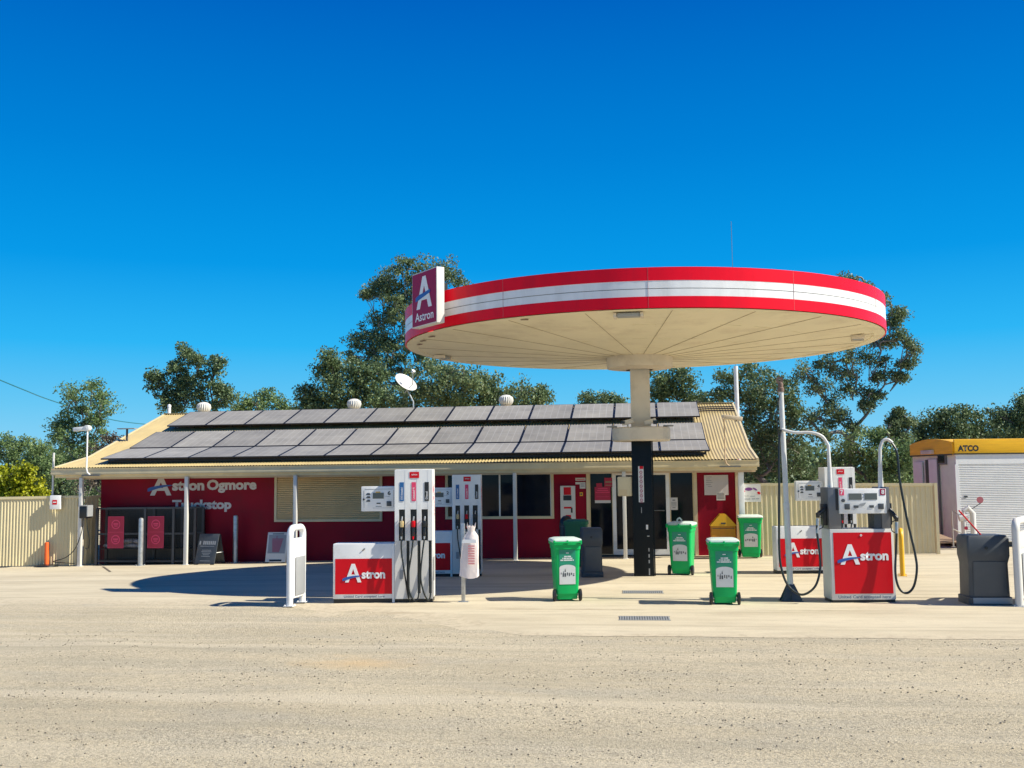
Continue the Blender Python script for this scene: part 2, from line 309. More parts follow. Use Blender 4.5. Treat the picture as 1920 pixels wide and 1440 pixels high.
        c=mix(ramp(noise(1.0,5,.6,(.07,1.7,1)),[(.54,(0,0,0)),(.66,(.5,.5,.5))]),c,(.64,.56,.42))
        sp_=G(672,1240); c=mix(spot(sp_.x,sp_.y,1.9,1.3,hi=.7),c,(.66,.47,.25))
    Lk.new(c,b.inputs['Base Color'])
    bp=N.new('ShaderNodeBump'); bp.inputs['Strength'].default_value=.35 if concrete else .9; bp.inputs['Distance'].default_value=.012 if concrete else .03
    h=noise(25 if concrete else 38,6,.7); Lk.new(h,bp.inputs['Height']); Lk.new(bp.outputs[0],b.inputs['Normal'])
    return m
gmat=ground_mat(False); cmat=ground_mat(True)
def sheet(name,xs,ys,off,mt,hfun=None):
    q=MB(); nx=len(xs)
    q.v=[(x,y,gz(x,y)+off+(hfun(x,y) if hfun else 0)) for y in ys for x in xs]
    q.f=[(j*nx+i,j*nx+i+1,(j+1)*nx+i+1,(j+1)*nx+i) for j in range(len(ys)-1) for i in range(nx-1)]
    return q
xs=[-700,-200,-80,-40]+[ -30+.5*i for i in range(121)]+[40,80,200,700]; ys=[-60,-30]+[-5+.5*i for i in range(81)]+[50,100,300,900]
def bumpy(x,y):
    b=.012*math.sin(x*1.1+y*.7)*math.sin(y*1.9+.4*x)+.008*math.sin(3.1*x+1.3*y)
    if not(-12<y<18 and abs(x)<30): return 0
    return b*(1 if y<12 else max(1-(y-12)/.8,0)+(1-max(1-(y-12)/.8,0))*sm((-1-x)/1.5)*sm((18-y)/1.5))
struct(sheet('gravel_ground',xs,ys,0,gmat,bumpy).build('gravel_ground',gmat,None,True,False))
# concrete apron: ragged gravel-covered edge on the left, straight step on the right
top=G(1100,1195).y
def front_edge(x):
    if x>-1.6: return 13.45+.02*math.sin(x*3)
    t=sm((-1.6-x)/4.8); return 13.45+2.75*t+.12*math.sin(x*2.3)+.07*math.sin(x*5.7+1)
q=MB(); X=[-18+.25*i for i in range(129)]; ny=40
for x in X:
    f0=front_edge(x)
    for j in range(ny+1):
        y=f0+(30.5-f0)*j/ny; q.v.append((x,y,gz(x,y)+((.022 if j else .004)*(1-sm((-1-x)/3.5))+min(.022,-.012+.006*j)*sm((-1-x)/3.5))))
q.f=[(i*(ny+1)+j,(i+1)*(ny+1)+j,(i+1)*(ny+1)+j+1,i*(ny+1)+j+1) for i in range(len(X)-1) for j in range(ny)]
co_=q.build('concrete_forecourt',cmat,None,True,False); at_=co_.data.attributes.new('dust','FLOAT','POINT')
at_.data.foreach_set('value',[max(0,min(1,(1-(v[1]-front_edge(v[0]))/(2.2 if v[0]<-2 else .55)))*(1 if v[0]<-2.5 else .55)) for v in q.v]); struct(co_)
q=MB()
def strip(q,x0,y0,x1,y1,wd,off=.027,n=24):
    d=Vector((x1-x0,y1-y0)).normalized(); nn=Vector((-d.y,d.x))*wd/2; pts=[]
    for i in range(n+1):
        t=i/n; x=x0+(x1-x0)*t; y=y0+(y1-y0)*t; k=1+.5*math.sin(i*2.7)
        for s in (-1,1): a=x+nn.x*s*k; b=y+nn.y*s*k; pts.append((a,b,gz(a,b)+off))
    q.add(pts,[(2*i,2*i+2,2*i+3,2*i+1) for i in range(n)])
a=G(870,1122);b=G(1330,1122); strip(q,a.x-3,a.y,b.x+6,b.y,.018); strip(q,-15,22.0,10,22.1,.02); 
a=G(193,1064);b=G(207,1074); strip(q,a.x,a.y,b.x,b.y,.06)
struct(q.build('concrete_joints',mat('joint_dirt',(.13,.105,.08),.9),None,False,False))
# loose stones
vs=[];n=15000
n=36000; u=rng.random(n); Yp=4.8+ (13.6-4.8)*u**.8; Xp=(rng.random(n)*2-1)*(Yp*.58+.8)-Yp*.126
keep=rng.random(n)<.35+.65*(np.sin(Xp*.9+Yp*1.7)*np.sin(Yp*2.3-.5*Xp)>.0); Xp=Xp[keep];Yp=Yp[keep]; n=len(Xp)
rr=.002+.010*rng.random(n)**9; base=np.array([[1,0,0],[-1,0,0],[0,1,0],[0,-1,0],[0,0,1],[0,0,-.4]],float)
sc=rr[:,None,None]*(1+.6*(rng.random((n,6,3))-.5)); V=base[None]*sc*1.2
ang=rng.random(n)*6.28; ca,sa=np.cos(ang),np.sin(ang); Vx=V[...,0]*ca[:,None]-V[...,1]*sa[:,None]; Vy=V[...,0]*sa[:,None]+V[...,1]*ca[:,None]
Z=np.array([gz(a,b)+bumpy(a,b) for a,b in zip(Xp,Yp)])
V=np.stack([Vx+Xp[:,None],Vy+Yp[:,None],V[...,2]*.8+Z[:,None]+rr[:,None]*.3],-1).reshape(-1,3)
F=np.array([[0,2,4],[2,1,4],[1,3,4],[3,0,4],[2,0,5],[1,2,5],[3,1,5],[0,3,5]]); Fa=(F[None]+np.arange(n)[:,None,None]*6).reshape(-1,3)
def npmesh(name,V,Fa,mt,parent=None):
    me=bpy.data.meshes.new(name); k=Fa.shape[1]; me.vertices.add(len(V)); me.vertices.foreach_set('co',V.astype(np.float32).ravel())
    me.loops.add(Fa.size); me.loops.foreach_set('vertex_index',Fa.astype(np.int32).ravel()); me.polygons.add(len(Fa))
    me.polygons.foreach_set('loop_start',(np.arange(len(Fa))*k).astype(np.int32)); me.update(calc_edges=True); me.validate(); me.materials.append(mt)
    o=bpy.data.objects.new(name,me); COL.objects.link(o)
    if parent: o.parent=parent
    return o
sm_=leaf_mat('pebble',(.22,.19,.15),(.45,.385,.29),(.66,.58,.45)); struct(npmesh('loose_gravel',V,Fa,sm_),'stuff')
# drains
for i,(px_,py_) in enumerate(((1205,1113),(1208,1163))):
    p=G(px_,py_); t=thing('drain_grate',('narrow steel drain grate in the forecourt just in front of the canopy column','narrow steel drain grate nearest the gravel edge')[i],'drain grate',(p.x,p.y,p.z+.024),R(1),'drain grates')
    MB().box(-.36,.36,-.19,.19,-.002,.002).build('drain_pit',M['black'],t)
    q=MB()
    for k in range(20): q.box(-.35+k*.0365,-.328+k*.0365,-.18,.18,.003,.008)
    q.box(-.375,.375,-.2,-.185,.002,.009).box(-.375,.375,.185,.2,.002,.009); q.build('grating',M['lgrey'],t)
# ================================================================ BUILDING
WY=28.9; XL=-16.95; XR=3.03
bld=thing('roadhouse','low red roadhouse with long cream corrugated roof covered in solar panels','building',(0,0,0))
def wp(x,y,Y=WY): p=atY(x,y,Y); return p.x,p.z
wl=wp(190,900)[0]; wr=wp(1378,900)[0]
EY=27.9
# walls (front in segments round the openings)
sh=(*wp(516,893)[:1],*wp(717,893)[:1],wp(600,978)[1]); sl=(wp(835,893)[0],wp(1038,893)[0],wp(940,973)[1]); dr=(wp(1099,890)[0],wp(1306,890)[0])
ZT=2.42
q=MB()
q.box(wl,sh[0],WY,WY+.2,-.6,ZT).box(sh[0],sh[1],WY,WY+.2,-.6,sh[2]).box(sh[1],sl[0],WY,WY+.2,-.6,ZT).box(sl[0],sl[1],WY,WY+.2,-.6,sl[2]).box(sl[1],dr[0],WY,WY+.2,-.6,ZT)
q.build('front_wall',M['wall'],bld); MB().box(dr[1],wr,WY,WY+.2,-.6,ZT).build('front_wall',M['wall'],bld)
def prof(y):
    if y<29.8: return 2.5+(y-EY)*.18
    if y<=34.8: return 2.842+(y-29.8)*.3216
    return 4.45-(y-34.8)*.3216
for x0,x1 in ((wl+.01,wl+.2),(wr-.2,wr-.01)):
    q=MB(); pr_=[(WY+.21,-.6)]+[(y,prof(y)-.06) for y in (WY+.21,29.8,34.8,41.4)]+[(41.4,-.6)]; n_=len(pr_)
    q.add([(x0,y,z) for y,z in pr_]+[(x1,y,z) for y,z in pr_],[tuple(range(n_)),tuple(range(2*n_-1,n_-1,-1))]+[(i,n_+i,n_+(i+1)%n_,(i+1)%n_) for i in range(n_)])
    q.build('side_wall',M['wall'],bld,False)
MB().box(wl+.2,wr-.2,41.2,41.4,-.6,2.2).build('rear_wall',M['wall'],bld)
MB().box(wl+.1,wr-.1,WY+.9,WY+1.0,-.4,2.3).build('interior_partition',M['black'],bld)
# roof sheet (corrugated, real waves)
def prof(y):
    if y<29.8: return 2.5+(y-EY)*.18
    if y<=34.8: return 2.842+(y-29.8)*.3216
    return 4.45-(y-34.8)*.3216
per=.088; nx=int((XR-XL)/per*6); q=MB(); rows=[27.88,28.6,29.3,29.65,29.8,29.95,31.5,33,34.8,34.82,38,41.8]
for y in rows:
    for i in range(nx+1):
        x=XL+(XR-XL)*i/nx; q.v.append((x,y,prof(y)+.011*math.cos(2*math.pi*x/per)))
q.f=[(j*(nx+1)+i,j*(nx+1)+i+1,(j+1)*(nx+1)+i+1,(j+1)*(nx+1)+i) for j in range(len(rows)-1) for i in range(nx)]
roof=q.build('roof',M['creamroof'],bld,True,False)
# roof trims
MB().box(XL,XR,34.7,34.9,4.452,4.475).build('ridge_cap',M['creamroof'],roof)
for x in (XL,XR):
    q=MB(); pts=[]
    for y in rows: pts.append(y)
    for a,b in zip(rows[:-1],rows[1:]):
        za,zb=prof(a),prof(b); x0,x1=x-.03,x+.03
        q.add([(x0,a,za-.16),(x1,a,za-.16),(x1,a,za+.022),(x0,a,za+.022),(x0,b,zb-.16),(x1,b,zb-.16),(x1,b,zb+.022),(x0,b,zb+.022)],[(0,1,2,3),(7,6,5,4),(0,4,5,1),(1,5,6,2),(2,6,7,3),(3,7,4,0)])
    q.build('barge_board',M['cream'],roof)
# gutter: half-open quad profile
q=MB(); g0=2.285; 
pf=[(EY-.02,g0),(EY-.125,g0),(EY-.135,g0+.05),(EY-.12,g0+.1),(EY-.125,g0+.165),(EY-.14,g0+.17),(EY-.14,g0+.185),(EY-.118,g0+.185),(EY-.105,g0+.16),(EY-.10,g0+.02),(EY-.02,g0+.02)]
q.loft([[Vector((x,y,z)) for y,z in pf] for x in (XL-.02,XR+.03)]); q.build('gutter',M['cream'],roof)
MB().box(XL+.05,XR-.02,EY-.018,EY+.02,2.20,2.46).build('fascia_board',M['cream'],roof)
MB().box(XL+.35,XR-.05,EY+.06,EY+.14,2.15,2.38).build('verandah_beam',M['beam'],bld)
MB().box(XL+.1,XR-.1,EY+.145,WY+.25,2.43,2.46).build('verandah_ceiling',M['beam'],bld)
# posts
for px_,bx in ((149,1062),(348,1060),(553,1057),(762,1054),(967,1052),(1173,1049)):
    p=G(px_,bx); p=atY(px_,bx,27.88); x=p.x; z=gz(x,27.88)
    o=MB().box(x-.05,x+.05,EY-.075,EY+.025,z,2.198,.006).box(x-.075,x+.075,EY-.1,EY+.05,z,z+.035,.004).build('verandah_post',M['offwhite'],bld)
# painted lettering on the wall
x0,z0=wp(277,930); x1,z1=wp(322,896); letterA(x0+.07,x1,wp(300,929)[1],wp(300,895)[1],WY-.002,M['dtext'],bld,'wall_letter_mark'); 
swoosh(wp(277,920)[0],wp(324,920)[0],wp(300,923)[1],wp(300,907)[1],WY-.008,bld)
text('wall_lettering','stron',wp(323,920)[0],wp(383,920)[0],wp(350,920)[1],wp(350,902)[1],WY-.003,M['dtext'],bld,.045)
text('wall_lettering','Ogmore',wp(388,920)[0],wp(481,920)[0],wp(430,924)[1],wp(430,899)[1],WY-.003,M['dtext'],bld,.045)
text('wall_lettering','Truckstop',wp(323,950)[0],wp(434,950)[0],wp(380,960)[1],wp(380,937)[1],WY-.003,M['dtext'],bld,.045)
# roller shutter
sf=thing_part=None
def frame(x0,x1,z0,z1,w_,y0,y1,name,mt,parent):
    return MB().box(x0,x1,y0,y1,z0,z0+w_).box(x0,x1,y0,y1,z1-w_,z1).box(x0,x0+w_,y0,y1,z0+w_,z1-w_).box(x1-w_,x1,y0,y1,z0+w_,z1-w_).build(name,mt,parent)
fr=frame(sh[0],sh[1],sh[2],ZT,.07,WY-.06,WY+.05,'shutter_window',M['cream'],bld)
q=MB(); n=26; zz=[sh[2]+.072+(ZT-.144-sh[2])*i/n for i in range(n+1)]
for a,b in zip(zz[:-1],zz[1:]): q.add([(sh[0]+.07,WY-.02,a),(sh[1]-.07,WY-.02,a),(sh[1]-.07,WY-.045,(a+b)/2),(sh[0]+.07,WY-.045,(a+b)/2),(sh[1]-.07,WY-.02,b-.006),(sh[0]+.07,WY-.02,b-.006),(sh[1]-.07,WY-.012,b),(sh[0]+.07,WY-.012,b)],[(0,1,2,3),(3,2,4,5),(5,4,6,7)])
q.build('shutter_slats',M['shutter'],fr,False,False)
# sliding window
fr=frame(sl[0],sl[1],sl[2],ZT,.075,WY-.04,WY+.05,'sliding_window',M['cream'],bld)
xm=wp(937,930)[0]
MB().box(sl[0]+.076,sl[1]-.076,WY+.02,WY+.03,sl[2]+.076,ZT-.076).build('pane',M['glass'],fr)
MB().box(xm-.02,xm+.02,WY-.02,WY+.018,sl[2]+.076,ZT-.076).build('mullion',M['white'],fr); MB().box(sl[1]-.1,sl[1]-.078,WY-.01,WY+.018,sl[2]+.076,ZT-.076).build('mullion',M['white'],fr)
for k in range(9): x=sl[0]+.25+k*.31; MB().box(x,x+.05+.04*(k%3),WY+.25,WY+.3,sl[2]+.05,sl[2]+.3+.07*(k*5%4)).build('shelf_item',M['dgrey'],fr)
# doors
dz0=wp(1200,1040)[1]; 
MB().box(dr[0],dr[0]+.09,WY-.05,WY+.1,dz0-.3,ZT).box(dr[1]-.09,dr[1],WY-.05,WY+.1,dz0-.3,ZT).box(dr[0]+.09,dr[1]-.09,WY-.05,WY+.1,ZT-.22,ZT).build('door_surround',M['cream'],bld)
MB().box(dr[0]+.09,dr[1]-.09,WY-.1,WY+.12,-.3,dz0-.02).build('threshold',M['dgrey'],bld)
xa,xb,xc,xd=wp(1149,950)[0],wp(1156,950)[0],wp(1249,950)[0],wp(1256,950)[0]
def door(x0,x1,w_,rail,y,mt,name='glass_door'):
    d=MB().box(x0,x0+w_,y-.03,y+.03,dz0,ZT-.22).box(x1-w_,x1,y-.03,y+.03,dz0,ZT-.22).box(x0+w_,x1-w_,y-.03,y+.03,dz0,dz0+rail).box(x0+w_,x1-w_,y-.03,y+.03,ZT-.22-w_,ZT-.22).build(name,mt,bld)
    MB().box(x0+w_,x1-w_,y-.004,y+.004,dz0+rail,ZT-.22-w_).build('pane',M['glass'],d); return d
door(dr[0]+.09,xa,.02,.02,WY+.03,M['cream'],'fixed_panel')
d=door(xa,xc+.1,.1,.15,WY-.0,M['white']); 
MB().tube([(wp(1225,957)[0],WY-.06,wp(1225,957)[1]),(wp(1246,957)[0],WY-.06,wp(1246,957)[1])],.014).box(xa+1.0,xa+1.03,WY-.06,WY-.005,1.1,1.2).build('push_bar',M['grey'],d)
d=door(xd,dr[1]-.09,.03,.03,WY+.03,M['cream'],'fixed_panel')
# posters and things on the wall, each a thin board
def wall_sign(box,mt,label,cat='poster',Y=WY,name='poster',t=.012,extra=None,off=.0):
    x0,z1=wp(box[0],box[1],Y); x1,z0=wp(box[2],box[3],Y); cx=(x0+x1)/2
    o=thing(name,label,cat,(cx,Y-.002-off,z0)); W=(x1-x0)/2; H=z1-z0
    MB().box(-W,W,-t,0,0,H).build('backing',mt,o)
    if extra: extra(o,W,H,-t)
    return o
def lines(o,W,H,y,spec,mt):   # rows of print; spec: (z fraction, half width fraction, height)
    q=MB()
    for zf,wf,h in spec: q.box(-W*wf,W*wf,y-.002,y-.0005,H*zf,H*zf+h)
    q.build('printed_lines',mt,o)
def ex(o,W,H,y):
    flat('header_panel',-W*.55,W*.45,H*.8,H*.97,y,M['red'],o); flat('keypad_panel',-W*.6,W*.5,H*.68,H*.79,y,M['black'],o); flat('card_slot',-W*.55,W*.5,H*.50,H*.54,y,M['red'],o)
    flat('receipt_slot',W*.4,W*.62,H*.41,H*.52,y,M['black'],o); flat('notice',-W*.3,W*.4,H*.29,H*.36,y,M['red'],o); flat('lower_panel',-W,W,H*.205,H*.215,y,M['grey'],o)
wall_sign((1051,911,1080,996),M['offwhite'],'tall white and red payment panel on the red wall beside the doors','payment panel',name='payment_panel',t=.12,extra=ex)
wall_sign((1079,896,1098,901),M['offwhite'],'narrow white notice strip high on the wall beside the door frame','notice',name='notice',extra=lambda o,W,H,y: lines(o,W,H,y,[(.35,.8,.02)],M['red']))
wall_sign((1079,904,1091,908),M['offwhite'],'small white notice strip under the narrow one beside the door frame','notice',name='notice')
wall_sign((1087,904,1098,916),M['dtext'],'pale square notice beside the door frame','notice',name='notice',off=.014,extra=lambda o,W,H,y: lines(o,W,H,y,[(.7,.7,.01),(.5,.7,.01),(.3,.7,.01)],M['grey']))
wall_sign((1087,923,1093,930),M['yellow'],'tiny yellow sticker on the red wall beside the door','sticker',name='sticker',extra=lambda o,W,H,y: flat('sticker_centre',-W*.5,W*.5,H*.3,H*.7,y,M['dgrey'],o))
wall_sign((1115,913,1145,943),M['palered'],'large red poster with a white foot on the left glass panel','poster',Y=WY+.01,extra=lambda o,W,H,y: (lines(o,W,H,y,[(.88,.62,.022),(.76,.7,.022),(.64,.9,.022),(.38,.8,.008)],M['pink']),flat('poster_foot',-W,W,0,H*.17,y,M['dtext'],o)))
wall_sign((1118,906,1129,913),M['palered'],'small red sticker directly above the large red poster','sticker',Y=WY+.01,name='sticker')
wall_sign((1133,896,1149,913),M['palered'],'red square poster at the top right of the left glass panel','poster',Y=WY+.01,extra=lambda o,W,H,y: lines(o,W,H,y,[(.15,.8,.02),(.45,.8,.05)],M['tan']))
wall_sign((1256,933,1271,956),M['dtext'],'white notice on the glass panel at the right of the doors','notice',Y=WY+.01,name='notice',extra=lambda o,W,H,y: lines(o,W,H,y,[(.75,.35,.03),(.6,.7,.012),(.5,.7,.012),(.4,.7,.012),(.3,.7,.012),(.15,.4,.02)],M['grey']))
def ex(o,W,H,y):
    q=MB()
    for zf,a,b in ((.9,-.85,-.35),(.8,-.85,-.5),(.72,-.85,-.4),(.63,-.85,-.3),(.52,-.85,-.45),(.42,-.7,-.35)): q.box(W*a,W*b,y-.002,y-.0005,H*zf,H*zf+.01)
    q.build('printed_lines',M['grey'],o)
wall_sign((1320,891,1366,928),M['dtext'],'large white notice board on the red wall at the right end','notice board',name='notice_board',t=.02,extra=ex)
wall_sign((1343,922,1360,938),M['offwhite'],'small white notice overlapping the corner of the large notice board','notice',name='notice',off=.024,t=.006,extra=lambda o,W,H,y: lines(o,W,H,y,[(.8,.8,.012),(.65,.8,.012),(.5,.8,.012),(.35,.8,.012),(.2,.8,.012)],M['grey']))
# corner post + downpipe at the right end
x0=wp(1378,900)[0]; MB().box(x0+.004,x0+.13,WY-.04,WY+.1,-.4,2.4).build('corner_trim',M['cream'],bld)
x0=wp(1383,890,28.2)[0]; MB().box(x0,x0+.15,28.06,28.2,-.15,2.40,.01).build('end_post',M['white'],bld)
# solar panels
def panel(x0,x1,ya,za,yb,zb,k):
    d=Vector((0,yb-ya,zb-za)); Ln=d.length; d/=Ln; n=Vector((0,-d.z,d.y)); g=.012; th=.04
    def P(x,s,h): return Vector((x,ya,za))+d*s+n*h
    q=MB(); a,b=x0+g,x1-g
    q.loft([[P(a,g,-th),P(b,g,-th),P(b,Ln-g,-th),P(a,Ln-g,-th)],[P(a,g,0),P(b,g,0),P(b,Ln-g,0),P(a,Ln-g,0)]])
    o=q.build('solar_panel',M['solarf'],roof,False)
    e=.028; q=MB().add([P(a+e,g+e,.0015),P(b-e,g+e,.0015),P(b-e,Ln-g-e,.0015),P(a+e,Ln-g-e,.0015)],[(0,1,2,3)])
    c=q.build('panel_glass',M['solar'],o,False,False); me=c.data; uv=me.uv_layers.new(name='UVMap')
    for i,t in enumerate(((0,0),(1,0),(1,1),(0,1))): uv.data[i].uv=t
    # glass merged into the panel so that one panel stays one part
    c.parent=None; me2=o.data; me2.materials.append(M['solar'])
    bm=bmesh.new(); bm.from_mesh(me2); l=bm.loops.layers.uv.new('UVMap'); vv=[bm.verts.new(v.co) for v in me.vertices]; f=bm.faces.new(vv); f.material_index=1
    for lp,t in zip(f.loops,((0,0),(1,0),(1,1),(0,1))): lp[l].uv=t
    bm.to_mesh(me2); bm.free(); bpy.data.objects.remove(c); return o
X0,X1=-15.75,1.83; wd=(X1-X0)/13
P0=Vector((0,29.8,2.842)); dd=Vector((0,1,.3216)).normalized(); nn=Vector((0,-dd.z,dd.y))
def main(s,off=.20): p=P0+dd*s+nn*off; return p.y,p.z
for k in range(13):
    a=X0+k*wd
    panel(a,a+wd,28.28,2.755,*main(.18),k); panel(a,a+wd,*main(.24),*main(2.1),k); panel(a,a+wd,*main(2.86),*main(4.74),k)
q=MB()
for (ya,za) in ((28.6,2.62),main(.9,.05),main(1.8,.05),main(3.3,.05),main(4.5,.05)): q.box(X0+.1,X1-.1,ya-.02,ya+.02,za+.02,za+.09)
for k in range(27):
    x=X0+.1+k*(X1-X0-.2)/26
    for (ya,za) in ((28.6,2.6),(29.6,2.78),main(.9,.0),main(1.8,.0),main(3.3,.0),main(4.5,.0)): q.box(x-.015,x+.015,ya-.01,ya+.01,za-.02,za+.15)
q.build('mounting_rails',M['solarf'],roof,False)
q=MB()
for k in range(3): 
    y,z=main(4.1+.25*k,.04); q.tube([(1.75,y,z),(2.2,y,z+.01),(3.0,y,z)],.02,6)
q.build('roof_conduit',M['solarf'],roof)
# roof vents
def vent(px_,py_,Y):
    p=atY(px_,py_,Y); z=p.z
    o=MB().lathe([(.14,-.45),(.14,-.02),(.17,0)],20,p).build('roof_vent',M['capcream'],roof)
    q=MB(); n=40
    prof_=[(.15,0),(.21,.06),(.245,.17),(.22,.28),(.12,.35),(0,.37)]
    q.lathe(prof_,40,p)
    v=q.v; vs=[]
    for i,c in enumerate(v):
        k=i%40; s=1+.05*(1 if k%2 else -1); vs.append((p.x+(c[0]-p.x)*s,p.y+(c[1]-p.y)*s,c[2]))
    q.v=vs; q.build('vent_cowl',M['offwhite'],o)
vent(382,773,35.0); vent(664,767,35.0); vent(949,760,35.0)
p=atY(317,780,35); MB().tube([p,p+Vector((0,0,.34))],.06).lathe([(.075,.33),(.06,.4),(0,.43)],12,p).build('vent_pipe',M['white'],roof)
# ---- satellite dish
p=atY(775,772,35.2); t=thing('satellite_dish','pale round satellite dish standing above the ridge of the roof','satellite dish',p)
c=atY(759,720,35.2)-p; n=Vector((.58,-.42,.66)).normalized(); Mx=Matrix.Translation(c)@n.to_track_quat('Z','Y').to_matrix().to_4x4()
pr=[(0,0),(.15,.01),(.3,.045),(.42,.09),(.43,.1),(.42,.105),(.3,.06),(.15,.025),(0,.012)]
MB().lathe(pr,32,Mx=Mx).build('reflector',M['offwhite'],t)
MB().tube([(0,0,-.25),(0,.0,.35),c-n*.02],.025).tube([c-n*.02+Vector((0,0,-.3)),c+n*.25+Vector((.15,0,-.2)),c+n*.6],.014).build('mast',M['galv'],t)
e=c+n*.62; MB().lathe([(0,-.08),(.06,-.06),(.07,.03),(0,.05)],12,Mx=Matrix.Translation(e)@n.to_track_quat('Z','Y').to_matrix().to_4x4()).build('feed_horn',M['white'],t)
# small tv antenna at left of the roof
p=atY(238,820,31.5); t=thing('roof_antenna','small dark panel on a short stem on the left slope of the roof','antenna',(p.x,p.y,prof(31.5)-.02))
MB().tube([(0,0,0),(0,0,.4)],.035).build('stem',M['dgrey'],t); MB().box(-.3,.3,-.1,.1,.4,.43,.005).build('top_plate',M['lgrey'],t)
# ---- flood lights on gutter poles
def flood(px0,py0,px1,py1,label,dirx,mt,rp=.03):
    a=atY(px0,py0,EY-.2); b=atY(px1,py1,EY-.2); h=a.z-b.z
    t=thing('flood_light',label,'flood light',b,0,'flood lights on poles along the gutter')
    MB().tube([(.10,.02,-.02),(.03,0,.04),(0,0,.15),(0,0,h)],rp,8).build('pole',mt,t)
    MB().box(-.15,.4,-.0,.05,-.055,-.02).build('bracket',M['grey'],t)
    if dirx<0: MB().box(-.33,.02,-.07,.07,h-.065,h+.05,.03,Matrix.Rotation(R(-4),4,'Y')).lathe([(0,-.09),(.085,-.08),(.085,.08),(0,.09)],14,Mx=Matrix.Translation((0,0,h))@Matrix.Rotation(R(90),4,'X')).build('lamp_head',M['white'],t)
    else: MB().box(-.22,.3,-.13,.13,h-.05,h+.06,.02,Matrix.Rotation(R(8),4,'Y')).build('lamp_head',M['capcream'],t); MB().box(.301,.33,-.09,.09,h-.11,h-.02,.0).build('lamp_glass',M['dgrey'],t)
flood(158,803,162,889,'white floodlight on a bent pole at the left end of the gutter',-1,M['white'],.024)
flood(1358,783,1360,872,'brownish floodlight on a thin pole at the right end of the gutter',1,M['beam'],.016)
# ---- tall mast
p=atY(1386,890,36.5); t=thing('radio_mast','tall white mast with a thin whip aerial behind the right end of the roof','mast',(p.x,36.5,-.15))
zt=atY(1379,680,36.5).z+.15; x2=atY(1379,680,36.5).x-p.x; zw=atY(1376,415,36.5).z+.15
MB().tube([(.02,0,0),(x2*.9,0,zt*.98)],.075).build('mast_pole',M['white'],t); MB().tube([(x2*.9,0,zt*.98),(x2*1.05,0,zw)],.009,6).build('whip_aerial',M['grey'],t)
# ================================================================ FENCES
def fence(name,label,a,b,h0,h1,per,amp,mt,post_end=True):
    a=Vector(a);b=Vector(b); L_=(b-a).xy.length; d=(b-a).normalized(); ang=math.atan2(d.y,d.x)
    t=thing(name,label,'fence',(a.x,a.y,0),ang); q=MB(); n=int(L_/per); xs=[];o=[]
    for i in range(n):
        for f_,k in ((0,0),(.40,0),(.48,1),(.72,1)): xs.append((i+f_)*per); o.append(-amp*k)
    xs.append(n*per);o.append(0)
    def zb(x): return gz(a.x+math.cos(ang)*x,a.y+math.sin(ang)*x)
    for x,y in zip(xs,o):
        f_=x/L_; ht=h0+(h1-h0)*f_; q.v+=[(x,y,zb(x)+.04),(x,y,ht-.02)]
    q.f=[(2*i,2*i+2,2*i+3,2*i+1) for i in range(len(xs)-1)]
    q.build('sheeting',mt,t,False,False)
    m_=MB(); 
    q=MB()
    A=Vector((0,0,h0));B=Vector((L_,0,h1)); 
    q.loft([[Vector((x,y,z+hh)) for y,z in ((-amp-.02,-.04),(.03,-.04),(.03,.03),(-amp-.02,.03))] for x,hh in ((0,h0),(L_,h1))]); q.build('top_rail',mt,t)
    if post_end:
        q=MB().box(L_+.003,L_+.08,-.06,.04,zb(L_)-.05,h1+.035); q.build('end_post',mt,t)
    return t
a=atY(-60,930,27.9); b=atY(148,930,28.0)
fence('corrugated_fence','cream corrugated fence left of the roadhouse with diagonal shadows',(a.x,27.38,0),(b.x,28.03,0),atY(0,934,27.9).z,atY(148,931,28).z,.088,.017,M['creamfence'])
# return panel behind the corner
a=atY(150,930,28.1); b=atY(190,930,28.85)
fence('fence_return','short cream fence panel turned towards the wall behind the corner post',(a.x+.12,28.15,0),(b.x-.01,28.80,0),1.62,1.66,.2,.008,M['creamfence'],False)
a=atY(1384,906,28.3); b=atY(1750,905,28.12)
fence('corrugated_fence','long cream corrugated fence right of the roadhouse behind the bins and pumps',(a.x,28.3,0),(b.x,28.12,0),atY(1384,908,28.3).z,atY(1750,908,28.12).z,.128,.019,M['creamfence'])
# poster on right fence
PST=wall_sign((1383,908,1427,941),M['offwhite'],'white poster with purple and red shapes on the corrugated fence','poster',Y=28.19,extra=None,t=.01)
x0,z1=wp(1383,908,28.19); x1,z0=wp(1427,941,28.19); 
W_=(x1-x0)/2;H_=z1-z0
def discs(o,W,H,y):
    pu=mat('print_purple',(.17,.04,.2),.5)
    def disc(cx,cz,rx,rz,mt,rot=0): MB().poly([(W*cx+(rx*math.cos(t_)*math.cos(rot)-rz*math.sin(t_)*math.sin(rot)),H*cz+(rx*math.cos(t_)*math.sin(rot)+rz*math.sin(t_)*math.cos(rot))) for t_ in [2*math.pi*k/16 for k in range(16)]],y-.003,y).build('printed_shape',mt,o)
    disc(-.05,.72,.10,.045,pu); disc(.5,.72,.07,.022,pu,-.5); disc(-.55,.58,.06,.025,M['pink'],.3); disc(.82,.5,.045,.035,M['red'],-.6); disc(-.65,.88,.035,.01,M['grey'],.2)
    q=MB()
    for zf,a_,b_,h in ((.32,-.5,-.05,.02),(.30,.05,.5,.025),(.14,-.85,-.6,.035),(.13,-.45,.1,.04),(.15,.2,.5,.035),(.16,.56,.88,.03)):
        n=6
        for k in range(n): q.box(W*(a_+(b_-a_)*k/n),W*(a_+(b_-a_)*(k+.55)/n),y-.002,y-.0005,H*zf,H*zf+h*(.7+.3*((k*7)%3)/2))
    q.build('printed_lettering',M['lgrey'],o)
discs(PST,W_,H_,-.01)
